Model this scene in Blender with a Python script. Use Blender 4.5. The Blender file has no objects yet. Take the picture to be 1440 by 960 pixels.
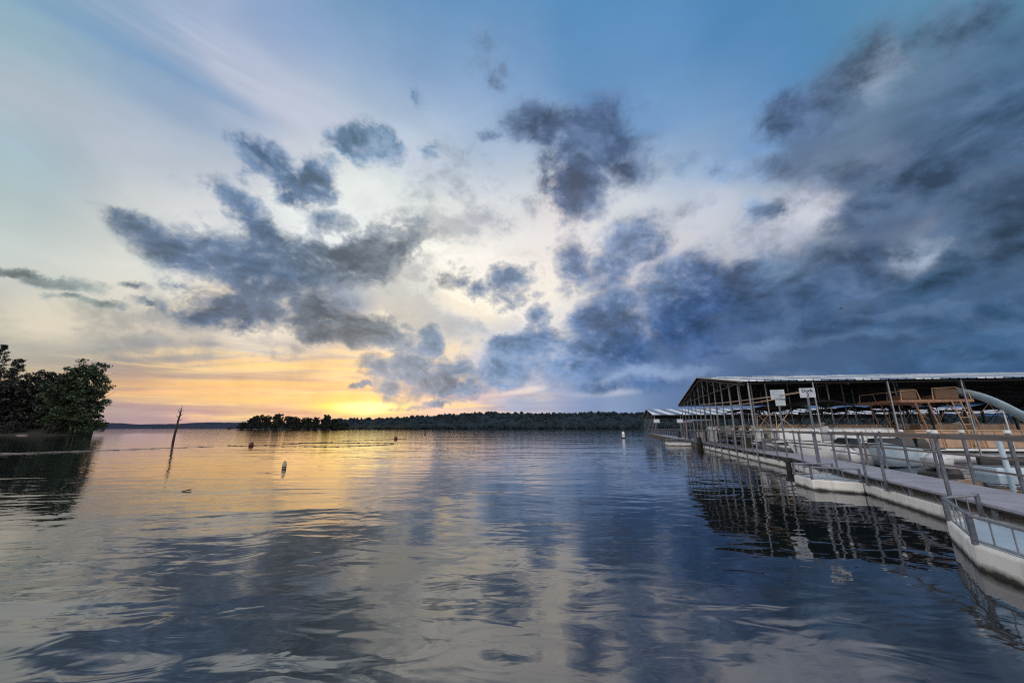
import bpy, bmesh, math, random
from mathutils import Vector, Matrix, Euler, noise
random.seed(7)
scene = bpy.context.scene
COL = scene.collection
R = math.radians
# sky tables: azimuth and elevation in degrees, linear colours
SKY_BASE = [
    (0, [(0.16,0.22,0.33),(0.16,0.22,0.33),(0.16,0.22,0.33),(0.16,0.22,0.33),(0.16,0.22,0.33),(0.56,0.41,0.292),(0.467,0.358,0.351),(0.61,0.396,0.339),(0.16,0.22,0.33),(0.783,0.46,0.302),(0.16,0.22,0.33),(0.846,0.562,0.29),(0.563,0.442,0.364),(0.831,0.574,0.455),(0.644,0.499,0.449),(0.39,0.412,0.524),(0.377,0.401,0.503),(0.227,0.3,0.471),(0.228,0.32,0.496),(0.155,0.236,0.411),(0.115,0.195,0.375),(0.115,0.194,0.37),(0.064,0.12,0.25),(0.064,0.12,0.251),(0.043,0.092,0.219),(0.041,0.09,0.217),(0.034,0.082,0.204),(0.16,0.22,0.33),(0.16,0.22,0.33),(0.16,0.22,0.33),(0.16,0.22,0.33)]),
    (1.2, [(0.16,0.22,0.33),(0.16,0.22,0.33),(0.16,0.22,0.33),(0.16,0.22,0.33),(0.434,0.35,0.304),(0.572,0.415,0.29),(0.469,0.359,0.351),(0.624,0.401,0.339),(0.656,0.448,0.289),(0.792,0.468,0.302),(0.714,0.476,0.302),(0.894,0.586,0.288),(0.88,0.617,0.39),(0.83,0.576,0.452),(0.665,0.511,0.454),(0.391,0.412,0.524),(0.387,0.409,0.511),(0.23,0.304,0.477),(0.225,0.316,0.493),(0.155,0.237,0.414),(0.114,0.194,0.375),(0.109,0.187,0.363),(0.063,0.119,0.25),(0.063,0.119,0.25),(0.041,0.09,0.217),(0.039,0.088,0.214),(0.033,0.081,0.203),(0.16,0.22,0.33),(0.16,0.22,0.33),(0.16,0.22,0.33),(0.16,0.22,0.33)]),
    (2.4, [(0.16,0.22,0.33),(0.16,0.22,0.33),(0.16,0.22,0.33),(0.16,0.22,0.33),(0.538,0.399,0.294),(0.574,0.416,0.29),(0.504,0.373,0.333),(0.64,0.414,0.33),(0.721,0.478,0.284),(0.797,0.475,0.301),(0.83,0.535,0.295),(0.901,0.589,0.287),(0.896,0.626,0.392),(0.829,0.577,0.449),(0.669,0.513,0.455),(0.392,0.413,0.524),(0.389,0.411,0.513),(0.23,0.305,0.478),(0.223,0.313,0.49),(0.155,0.237,0.415),(0.113,0.193,0.373),(0.106,0.184,0.358),(0.063,0.119,0.249),(0.063,0.119,0.249),(0.04,0.089,0.214),(0.039,0.088,0.214),(0.033,0.081,0.202),(0.16,0.22,0.33),(0.16,0.22,0.33),(0.16,0.22,0.33),(0.16,0.22,0.33)]),
    (3.8, [(0.16,0.22,0.33),(0.16,0.22,0.33),(0.16,0.22,0.33),(0.16,0.22,0.33),(0.518,0.391,0.296),(0.57,0.416,0.291),(0.587,0.406,0.29),(0.718,0.476,0.286),(0.728,0.481,0.283),(0.81,0.504,0.3),(0.84,0.54,0.295),(0.903,0.59,0.287),(0.901,0.629,0.392),(0.824,0.579,0.44),(0.67,0.514,0.456),(0.392,0.413,0.521),(0.385,0.408,0.513),(0.231,0.305,0.479),(0.217,0.305,0.482),(0.155,0.237,0.415),(0.112,0.192,0.37),(0.103,0.179,0.351),(0.062,0.118,0.248),(0.061,0.117,0.246),(0.04,0.089,0.21),(0.038,0.087,0.212),(0.033,0.081,0.201),(0.16,0.22,0.33),(0.16,0.22,0.33),(0.16,0.22,0.33),(0.16,0.22,0.33)]),
    (5.4, [(0.16,0.22,0.33),(0.16,0.22,0.33),(0.16,0.22,0.33),(0.16,0.22,0.33),(0.419,0.402,0.342),(0.48,0.409,0.323),(0.572,0.402,0.291),(0.692,0.47,0.289),(0.729,0.482,0.283),(0.779,0.518,0.31),(0.834,0.536,0.297),(0.89,0.589,0.296),(0.901,0.629,0.392),(0.821,0.584,0.425),(0.658,0.511,0.46),(0.397,0.418,0.521),(0.382,0.406,0.512),(0.231,0.305,0.479),(0.205,0.29,0.466),(0.155,0.237,0.415),(0.11,0.188,0.363),(0.1,0.175,0.345),(0.061,0.117,0.245),(0.059,0.114,0.239),(0.04,0.089,0.205),(0.037,0.086,0.207),(0.033,0.081,0.198),(0.16,0.22,0.33),(0.16,0.22,0.33),(0.16,0.22,0.33),(0.16,0.22,0.33)]),
    (7.2, [(0.16,0.22,0.33),(0.16,0.22,0.33),(0.16,0.22,0.33),(0.16,0.22,0.33),(0.492,0.464,0.387),(0.477,0.441,0.367),(0.45,0.375,0.301),(0.563,0.455,0.339),(0.723,0.499,0.311),(0.701,0.509,0.338),(0.79,0.542,0.335),(0.81,0.585,0.358),(0.889,0.631,0.401),(0.822,0.61,0.425),(0.584,0.492,0.489),(0.411,0.432,0.531),(0.387,0.41,0.514),(0.231,0.305,0.478),(0.189,0.269,0.445),(0.155,0.237,0.415),(0.105,0.181,0.352),(0.098,0.173,0.34),(0.059,0.114,0.238),(0.056,0.111,0.231),(0.039,0.088,0.202),(0.045,0.095,0.208),(0.033,0.081,0.197),(0.16,0.22,0.33),(0.16,0.22,0.33),(0.16,0.22,0.33),(0.16,0.22,0.33)]),
    (9.2, [(0.16,0.22,0.33),(0.16,0.22,0.33),(0.16,0.22,0.33),(0.16,0.22,0.33),(0.681,0.629,0.513),(0.636,0.566,0.459),(0.514,0.453,0.368),(0.561,0.479,0.373),(0.738,0.629,0.49),(0.647,0.519,0.381),(0.733,0.567,0.398),(0.745,0.599,0.435),(0.813,0.667,0.491),(0.805,0.641,0.454),(0.447,0.458,0.544),(0.427,0.449,0.546),(0.431,0.448,0.538),(0.286,0.346,0.497),(0.175,0.254,0.43),(0.155,0.237,0.414),(0.1,0.172,0.333),(0.098,0.168,0.325),(0.057,0.111,0.231),(0.056,0.11,0.229),(0.044,0.093,0.206),(0.066,0.118,0.226),(0.036,0.084,0.198),(0.16,0.22,0.33),(0.16,0.22,0.33),(0.16,0.22,0.33),(0.16,0.22,0.33)]),
    (11.5, [(0.16,0.22,0.33),(0.16,0.22,0.33),(0.16,0.22,0.33),(0.203,0.259,0.354),(0.668,0.636,0.537),(0.673,0.599,0.487),(0.699,0.614,0.485),(0.686,0.597,0.466),(0.776,0.688,0.554),(0.701,0.6,0.468),(0.724,0.574,0.412),(0.761,0.627,0.465),(0.808,0.679,0.51),(0.808,0.65,0.465),(0.485,0.49,0.552),(0.433,0.455,0.551),(0.55,0.545,0.588),(0.562,0.555,0.595),(0.16,0.227,0.359),(0.155,0.236,0.411),(0.099,0.159,0.291),(0.099,0.158,0.288),(0.067,0.121,0.24),(0.071,0.125,0.24),(0.077,0.129,0.238),(0.081,0.135,0.239),(0.065,0.113,0.213),(0.075,0.124,0.222),(0.16,0.22,0.33),(0.16,0.22,0.33),(0.16,0.22,0.33)]),
    (14, [(0.16,0.22,0.33),(0.16,0.22,0.33),(0.16,0.22,0.33),(0.582,0.608,0.568),(0.608,0.629,0.578),(0.675,0.649,0.569),(0.707,0.624,0.496),(0.718,0.628,0.49),(0.78,0.693,0.559),(0.774,0.686,0.552),(0.714,0.576,0.423),(0.791,0.672,0.513),(0.81,0.69,0.526),(0.823,0.688,0.511),(0.651,0.617,0.583),(0.482,0.493,0.563),(0.633,0.608,0.609),(0.591,0.576,0.603),(0.523,0.521,0.566),(0.16,0.22,0.33),(0.099,0.155,0.273),(0.099,0.154,0.273),(0.107,0.16,0.277),(0.102,0.156,0.263),(0.103,0.158,0.264),(0.094,0.148,0.251),(0.069,0.117,0.214),(0.071,0.119,0.217),(0.16,0.22,0.33),(0.16,0.22,0.33),(0.16,0.22,0.33)]),
    (17, [(0.16,0.22,0.33),(0.16,0.22,0.33),(0.16,0.22,0.33),(0.466,0.548,0.55),(0.555,0.602,0.574),(0.672,0.676,0.62),(0.668,0.67,0.613),(0.675,0.596,0.478),(0.775,0.689,0.557),(0.775,0.689,0.557),(0.16,0.22,0.33),(0.808,0.705,0.553),(0.822,0.733,0.59),(0.854,0.766,0.612),(0.843,0.763,0.617),(0.733,0.682,0.62),(0.718,0.672,0.625),(0.635,0.61,0.611),(0.519,0.518,0.563),(0.611,0.589,0.62),(0.202,0.241,0.343),(0.104,0.159,0.277),(0.213,0.256,0.356),(0.178,0.226,0.325),(0.105,0.16,0.266),(0.216,0.266,0.36),(0.079,0.127,0.224),(0.077,0.126,0.224),(0.16,0.22,0.33),(0.16,0.22,0.33),(0.16,0.22,0.33)]),
    (20.5, [(0.16,0.22,0.33),(0.16,0.22,0.33),(0.16,0.22,0.33),(0.418,0.52,0.547),(0.474,0.554,0.562),(0.603,0.628,0.609),(0.635,0.653,0.649),(0.6,0.618,0.632),(0.16,0.22,0.33),(0.16,0.22,0.33),(0.343,0.379,0.437),(0.824,0.795,0.712),(0.836,0.798,0.703),(0.851,0.784,0.653),(0.848,0.776,0.648),(0.815,0.751,0.657),(0.797,0.732,0.639),(0.741,0.689,0.628),(0.35,0.375,0.452),(0.666,0.634,0.656),(0.64,0.613,0.639),(0.513,0.522,0.581),(0.332,0.364,0.448),(0.261,0.303,0.397),(0.159,0.213,0.313),(0.216,0.266,0.36),(0.212,0.263,0.358),(0.16,0.22,0.33),(0.16,0.22,0.33),(0.16,0.22,0.33),(0.16,0.22,0.33)]),
    (24.5, [(0.16,0.22,0.33),(0.16,0.22,0.33),(0.16,0.22,0.33),(0.361,0.486,0.552),(0.416,0.513,0.57),(0.57,0.605,0.621),(0.647,0.663,0.667),(0.653,0.667,0.668),(0.56,0.596,0.619),(0.733,0.758,0.744),(0.75,0.767,0.741),(0.829,0.802,0.722),(0.832,0.805,0.723),(0.833,0.795,0.708),(0.824,0.779,0.71),(0.815,0.767,0.703),(0.8,0.742,0.678),(0.787,0.733,0.692),(0.642,0.615,0.639),(0.669,0.643,0.666),(0.658,0.634,0.66),(0.593,0.601,0.651),(0.484,0.519,0.596),(0.391,0.454,0.555),(0.385,0.448,0.551),(0.135,0.206,0.313),(0.094,0.168,0.272),(0.085,0.165,0.268),(0.16,0.22,0.33),(0.16,0.22,0.33),(0.16,0.22,0.33)]),
    (29, [(0.16,0.22,0.33),(0.16,0.22,0.33),(0.346,0.464,0.54),(0.379,0.484,0.554),(0.428,0.504,0.589),(0.468,0.53,0.617),(0.531,0.579,0.639),(0.613,0.637,0.657),(0.734,0.759,0.745),(0.743,0.768,0.751),(0.743,0.768,0.75),(0.763,0.77,0.726),(0.783,0.779,0.72),(0.797,0.779,0.72),(0.784,0.759,0.72),(0.77,0.746,0.718),(0.78,0.735,0.716),(0.781,0.732,0.716),(0.702,0.708,0.726),(0.673,0.689,0.719),(0.612,0.637,0.685),(0.533,0.585,0.659),(0.462,0.52,0.609),(0.4,0.464,0.566),(0.201,0.271,0.376),(0.129,0.201,0.308),(0.093,0.168,0.272),(0.08,0.165,0.268),(0.085,0.177,0.28),(0.16,0.22,0.33),(0.16,0.22,0.33)]),
    (34, [(0.16,0.22,0.33),(0.234,0.373,0.472),(0.267,0.439,0.534),(0.298,0.449,0.541),(0.322,0.442,0.554),(0.298,0.41,0.559),(0.334,0.431,0.573),(0.432,0.502,0.623),(0.588,0.626,0.688),(0.698,0.73,0.734),(0.726,0.756,0.743),(0.684,0.724,0.717),(0.69,0.727,0.714),(0.693,0.722,0.714),(0.667,0.692,0.712),(0.652,0.681,0.709),(0.672,0.677,0.703),(0.774,0.727,0.712),(0.671,0.698,0.73),(0.605,0.652,0.712),(0.444,0.532,0.655),(0.336,0.448,0.613),(0.226,0.362,0.577),(0.175,0.321,0.558),(0.142,0.23,0.342),(0.141,0.23,0.343),(0.104,0.233,0.351),(0.099,0.249,0.358),(0.101,0.259,0.368),(0.159,0.221,0.331),(0.16,0.22,0.33)]),
    (40, [(0.16,0.22,0.33),(0.16,0.22,0.33),(0.264,0.436,0.531),(0.219,0.387,0.528),(0.186,0.347,0.526),(0.25,0.377,0.555),(0.351,0.434,0.592),(0.404,0.472,0.611),(0.474,0.529,0.641),(0.487,0.56,0.656),(0.473,0.557,0.66),(0.458,0.553,0.665),(0.467,0.559,0.667),(0.435,0.535,0.664),(0.41,0.514,0.659),(0.407,0.511,0.652),(0.387,0.496,0.643),(0.341,0.46,0.623),(0.15,0.307,0.548),(0.179,0.329,0.564),(0.191,0.34,0.57),(0.187,0.337,0.567),(0.155,0.308,0.545),(0.116,0.272,0.507),(0.091,0.251,0.458),(0.104,0.26,0.434),(0.109,0.267,0.433),(0.106,0.264,0.406),(0.103,0.258,0.367),(0.16,0.22,0.33),(0.16,0.22,0.33)]),
    (47, [(0.16,0.22,0.33),(0.16,0.22,0.33),(0.16,0.22,0.33),(0.16,0.22,0.33),(0.341,0.427,0.59),(0.357,0.442,0.607),(0.332,0.424,0.601),(0.279,0.386,0.587),(0.261,0.376,0.584),(0.269,0.396,0.592),(0.267,0.398,0.589),(0.248,0.379,0.58),(0.239,0.37,0.58),(0.254,0.384,0.593),(0.244,0.378,0.591),(0.218,0.355,0.577),(0.198,0.34,0.566),(0.149,0.307,0.546),(0.137,0.299,0.541),(0.138,0.299,0.541),(0.132,0.292,0.534),(0.109,0.268,0.505),(0.089,0.246,0.476),(0.085,0.242,0.463),(0.088,0.248,0.448),(0.089,0.251,0.441),(0.094,0.252,0.438),(0.16,0.22,0.33),(0.16,0.22,0.33),(0.16,0.22,0.33),(0.16,0.22,0.33)]),
    (56, [(0.16,0.22,0.33),(0.16,0.22,0.33),(0.16,0.22,0.33),(0.16,0.22,0.33),(0.16,0.22,0.33),(0.16,0.22,0.33),(0.16,0.22,0.33),(0.221,0.338,0.548),(0.213,0.337,0.552),(0.127,0.273,0.479),(0.12,0.269,0.475),(0.121,0.27,0.477),(0.122,0.272,0.481),(0.117,0.275,0.496),(0.118,0.281,0.512),(0.118,0.281,0.513),(0.117,0.28,0.512),(0.104,0.271,0.503),(0.094,0.263,0.498),(0.091,0.26,0.495),(0.089,0.258,0.493),(0.085,0.25,0.48),(0.077,0.231,0.452),(0.077,0.227,0.444),(0.112,0.224,0.396),(0.16,0.22,0.33),(0.16,0.22,0.33),(0.16,0.22,0.33),(0.16,0.22,0.33),(0.16,0.22,0.33),(0.16,0.22,0.33)]),
]
SKY_GLOW = [
    (-49.0, 38.0, 2.0, 12.28, 1.67, 0.175, 0.332, 0.552, 0.6),
    (-33.0, 40.6, -5.0, 21.86, 2.92, 0.539, 0.578, 0.701, 0.7),
    (-54.0, 29.6, 9.0, 12.9, 3.31, 0.479, 0.533, 0.604, 0.5),
    (-21.5, 2.9, 1.0, 8.45, 1.4, 1.0, 0.761, 0.181, 1.2),
    (-21.2, 2.9, 1.0, 4.37, 1.0, 1.0, 0.905, 0.402, 1.4),
    (-27.2, 3.9, 2.0, 16.86, 0.67, 1.0, 0.604, 0.188, 0.7),
    (-30.3, 8.3, 8.0, 13.07, 0.67, 1.0, 0.658, 0.254, 1.1),
    (-36.6, 8.3, 11.0, 8.77, 0.36, 0.973, 0.631, 0.305, 0.8),
    (-23.1, 8.2, 1.0, 8.95, 0.4, 1.0, 0.644, 0.238, 0.8),
    (-30.8, 5.6, 3.0, 23.08, 0.66, 1.0, 0.578, 0.202, 0.85),
    (-38.8, 4.4, 5.0, 11.59, 0.34, 0.973, 0.527, 0.246, 0.7),
    (-21.4, 10.6, -0.0, 7.04, 0.51, 1.0, 0.687, 0.332, 0.7),
    (-38.8, 4.2, 5.0, 11.58, 0.42, 0.973, 0.552, 0.231, 0.5),
    (-43.9, 8.4, 12.0, 5.75, 0.56, 0.939, 0.687, 0.371, 0.8),
    (-36.1, 7.2, 8.0, 6.24, 0.45, 0.922, 0.644, 0.352, 0.6),
    (-27.1, 7.2, 4.0, 5.49, 0.49, 1.0, 0.672, 0.262, 0.6),
    (-31.4, 4.2, 3.0, 15.79, 0.83, 1.0, 0.617, 0.216, 0.4),
    (14.0, 5.1, 3.0, 6.03, 0.63, 0.552, 0.552, 0.631, 0.5),
    (1.6, 5.7, 5.0, 3.93, 0.54, 0.839, 0.716, 0.617, 0.8),
    (-2.2, 5.3, 0.0, 6.57, 0.87, 0.776, 0.578, 0.456, 0.5),
]
SKY_CLOUDS = [
    (-5.1, 50.7, -1.0, 3.56, 4.86, 0.62),
    (-3.0, 49.0, 2.0, 4.29, 2.19, 0.62),
    (-16.3, 44.7, 12.0, 1.5, 1.81, 0.42),
    (-3.9, 42.3, 3.0, 3.7, 1.39, 0.5),
    (5.9, 44.0, -4.0, 7.37, 4.09, 0.8),
    (14.1, 42.3, -10.0, 9.25, 4.86, 1),
    (16.3, 39.9, -11.0, 8.62, 4.67, 1),
    (11.5, 37.0, 4.0, 6.51, 7.76, 1),
    (19.8, 37.0, -12.0, 6.01, 3.46, 0.75),
    (10.0, 32.7, 2.0, 4.28, 5.21, 0.8),
    (19.2, 27.1, 17.0, 6.69, 5.29, 0.9),
    (15.1, 24.2, 14.0, 5.38, 5.2, 0.75),
    (10.1, 24.4, 6.0, 4.94, 5.95, 0.8),
    (-39.4, 32.4, 24.0, 3.51, 3.09, 0.85),
    (-35.4, 31.6, -21.0, 5.96, 4.21, 0.95),
    (-32.4, 32.2, 33.0, 6.12, 4.24, 0.95),
    (-34.1, 29.4, 18.0, 4.51, 2.82, 0.8),
    (-25.2, 39.0, -9.0, 4.38, 3.11, 0.85),
    (-22.6, 38.2, -5.0, 3.97, 2.52, 0.7),
    (-26.9, 39.8, 18.0, 2.46, 1.87, 0.7),
    (-30.1, 38.9, 20.0, 2.17, 2.21, 0.45),
    (-14.6, 39.5, 9.0, 2.51, 1.22, 0.55),
    (-39.5, 26.8, -27.0, 5.15, 2.45, 0.85),
    (-36.7, 25.1, -19.0, 4.53, 2.55, 0.8),
    (-47.9, 21.4, 1.0, 4.07, 2.37, 0.7),
    (-44.9, 20.2, -8.0, 6.49, 4.04, 0.95),
    (-40.5, 20.1, -4.0, 9.94, 5.12, 1.05),
    (-35.0, 19.0, -1.0, 12.51, 6.55, 1.1),
    (-30.2, 21.9, 12.0, 12.42, 5.75, 1.05),
    (-36.8, 15.0, 5.0, 10.92, 3.65, 0.95),
    (-29.5, 16.2, -11.0, 9.58, 4.66, 0.95),
    (-23.7, 14.2, -7.0, 10.12, 3.17, 0.85),
    (-22.3, 26.1, 20.0, 10.95, 4.05, 0.85),
    (-27.1, 27.5, 13.0, 5.51, 2.86, 0.6),
    (-43.5, 15.3, 1.0, 4.69, 1.18, 0.5),
    (-53.6, 14.1, 4.0, 4.16, 0.81, 0.75),
    (-51.8, 14.0, 5.0, 3.23, 1.01, 0.7),
    (-47.6, 15.4, 10.0, 2.12, 0.73, 0.7),
    (-51.7, 12.6, 6.0, 1.22, 0.68, 0.65),
    (-49.3, 12.7, 5.0, 2.49, 0.8, 0.68),
    (-45.8, 13.7, 7.0, 2.09, 0.66, 0.6),
    (-43.9, 15.8, 1.0, 3.02, 0.88, 0.6),
    (-42.9, 14.8, -5.0, 3.11, 0.89, 0.55),
    (0.7, 21.9, -0.0, 6.0, 4.34, 0.9),
    (3.2, 17.8, 24.0, 3.91, 4.71, 0.75),
    (-9.8, 23.6, 4.0, 4.1, 2.75, 0.6),
    (-5.6, 20.6, -18.0, 5.24, 2.59, 0.6),
    (-1.2, 19.2, 0.0, 5.27, 2.6, 0.6),
    (-15.2, 7.8, 2.0, 6.32, 4.85, 1.05),
    (-20.2, 8.3, -18.0, 3.62, 2.45, 0.75),
    (-17.1, 6.3, 2.0, 4.93, 2.01, 0.8),
    (-12.7, 12.2, 3.0, 3.06, 3.1, 0.75),
    (-22.2, 5.8, 2.0, 2.06, 0.61, 0.7),
    (-3.3, 8.6, 0.0, 11.96, 3.96, 0.9),
    (2.8, 11.9, 7.0, 9.69, 3.7, 0.85),
    (-8.7, 5.7, 4.0, 7.85, 1.81, 0.7),
    (-2.2, 6.1, 4.0, 10.57, 1.83, 0.6),
    (7.8, 9.3, -1.0, 11.35, 3.41, 0.8),
    (-12.3, 3.6, 5.0, 9.01, 0.76, 0.55),
    (16.2, 14.3, 27.0, 9.45, 7.44, 1.05),
    (15.2, 11.3, -3.0, 9.9, 3.33, 1.05),
    (26.1, 18.7, 8.0, 9.86, 7.39, 1.1),
    (25.4, 13.8, -6.0, 7.79, 4.55, 1.1),
    (34.9, 17.5, 0.0, 7.93, 6.35, 1.1),
    (40.4, 17.1, 9.0, 9.08, 6.19, 1.1),
    (37.4, 14.1, 2.0, 9.78, 3.42, 1.05),
    (25.4, 21.5, 12.0, 6.13, 4.76, 0.9),
    (46.8, 18.6, 9.0, 6.97, 3.17, 0.9),
    (42.1, 36.0, 15.0, 4.09, 4.17, 1.05),
    (45.8, 36.2, 28.0, 3.82, 3.62, 0.95),
    (50.0, 37.9, 2.0, 4.43, 3.64, 0.8),
    (56.1, 35.7, -29.0, 6.63, 4.17, 0.75),
    (57.5, 28.1, -6.0, 5.58, 5.22, 0.9),
    (53.6, 25.6, 8.0, 5.37, 4.1, 0.85),
    (57.0, 20.3, 5.0, 4.69, 5.35, 1),
    (45.5, 28.3, -7.0, 6.11, 3.31, 0.62),
    (39.0, 31.4, -23.0, 4.84, 2.78, 0.62),
    (37.7, 27.1, -19.0, 3.05, 2.18, 0.75),
    (45.9, 23.7, 11.0, 5.48, 3.21, 0.95),
    (50.4, 25.1, 33.0, 4.54, 2.9, 1.0),
    (54.6, 16.9, 22.0, 6.7, 3.64, 1.05),
    (49.9, 14.5, 13.0, 8.56, 2.62, 0.8),
    (53.8, 10.6, 9.0, 7.18, 2.4, 0.95),
    (44.6, 16.4, 14.0, 7.02, 3.86, 1.0),
    (43.0, 22.3, -0.0, 4.13, 2.16, 0.6),
    (28.2, 35.8, -7.0, 4.7, 2.24, 0.5),
    (32.8, 33.7, -20.0, 5.45, 2.9, 0.55),
    (30.4, 9.5, 0.0, 13.0, 2.29, 0.6),
    (42.4, 10.7, 1.0, 10.62, 2.18, 0.7),
    (50.1, 7.1, 4.0, 8.88, 1.88, 0.8),
    (34.8, 5.9, -0.0, 12.9, 1.51, 0.62),
    (47.1, 4.1, -0.0, 10.88, 1.43, 0.7),
    (19.1, 6.3, -0.0, 13.03, 1.48, 0.55),
    (58.4, 24.8, 16.0, 3.12, 3.69, 0.9),
]
SKY_STORM = [
    (54.8, 30.5, -8.0, 7.12, 9.65, 1),
    (56.0, 17.4, -24.0, 6.72, 13.47, 1),
    (44.3, 33.1, 10.0, 5.96, 5.43, 0.8),
    (49.4, 23.1, 19.0, 7.45, 5.96, 0.95),
    (49.0, 9.5, 1.0, 11.57, 8.16, 1),
    (35.5, 11.3, 2.0, 12.14, 5.46, 0.6),
    (47.3, 36.9, 5.0, 4.91, 5.05, 0.8),
    (58.1, 30.3, -39.0, 5.97, 8.03, 0.9),
    (12.7, 40.8, -8.0, 8.28, 6.37, 0.35),
]
SKY_LIGHT = [
    (40.6, 25.2, -8.0, 4.68, 2.81, 0.617, 0.631, 0.716, 0.9),
    (37.6, 23.5, 7.0, 3.99, 2.11, 0.552, 0.578, 0.687, 0.6),
    (50.6, 36.3, -11.0, 2.49, 2.43, 0.305, 0.392, 0.527, 0.8),
    (49.6, 18.1, 23.0, 2.96, 1.89, 0.445, 0.527, 0.644, 0.95),
    (48.3, 28.6, 27.0, 2.49, 1.63, 0.231, 0.287, 0.423, 0.5),
    (45.3, 15.0, 6.0, 2.22, 0.63, 0.305, 0.381, 0.539, 0.6),
    (31.0, 28.4, -16.0, 4.75, 3.48, 0.617, 0.631, 0.73, 0.5),
    (20.5, 14.3, -37.0, 1.97, 1.61, 0.672, 0.672, 0.745, 0.9),
    (19.7, 7.8, 0.0, 10.94, 1.03, 0.287, 0.392, 0.604, 0.7),
    (30.4, 9.7, 6.0, 8.42, 0.95, 0.188, 0.287, 0.479, 0.7),
    (41.0, 10.0, -2.0, 7.96, 0.76, 0.162, 0.262, 0.445, 0.5),
    (48.9, 11.8, 2.0, 6.59, 0.67, 0.138, 0.223, 0.402, 0.5),
    (53.6, 20.6, 6.0, 2.43, 0.82, 0.117, 0.195, 0.352, 0.5),
]
SKY_VEILS = [
    (-24.3, 20.4, 9.0, 9.53, 6.36, 0.9),
    (-19.2, 18.2, -2.0, 16.92, 5.91, 0.95),
    (-14.3, 29.5, 15.0, 21.03, 4.45, 0.9),
    (-10.0, 36.6, -33.0, 8.97, 6.18, 0.75),
    (-11.7, 34.2, 7.0, 7.95, 4.74, 0.7),
    (-18.4, 24.0, 8.0, 10.87, 5.17, 0.7),
    (-13.5, 15.5, -1.0, 22.21, 4.73, 0.8),
    (-21.6, 13.3, -3.0, 16.65, 3.48, 0.7),
    (-2.4, 31.3, 6.0, 8.17, 2.55, 0.5),
    (38.8, 23.6, -6.0, 9.41, 6.61, 0.5),
    (31.2, 29.3, -16.0, 8.89, 4.46, 0.42),
    (7.6, 38.6, -5.0, 5.06, 7.6, 0.5),
    (-45.6, 11.7, 6.0, 16.93, 2.66, 0.55),
    (-46.2, 8.8, 9.0, 21.32, 2.41, 0.7),
    (-37.4, 8.8, 7.0, 12.85, 1.37, 0.5),
    (0.0, 14.3, 0.0, 11.46, 4.29, 0.45),
]
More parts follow.
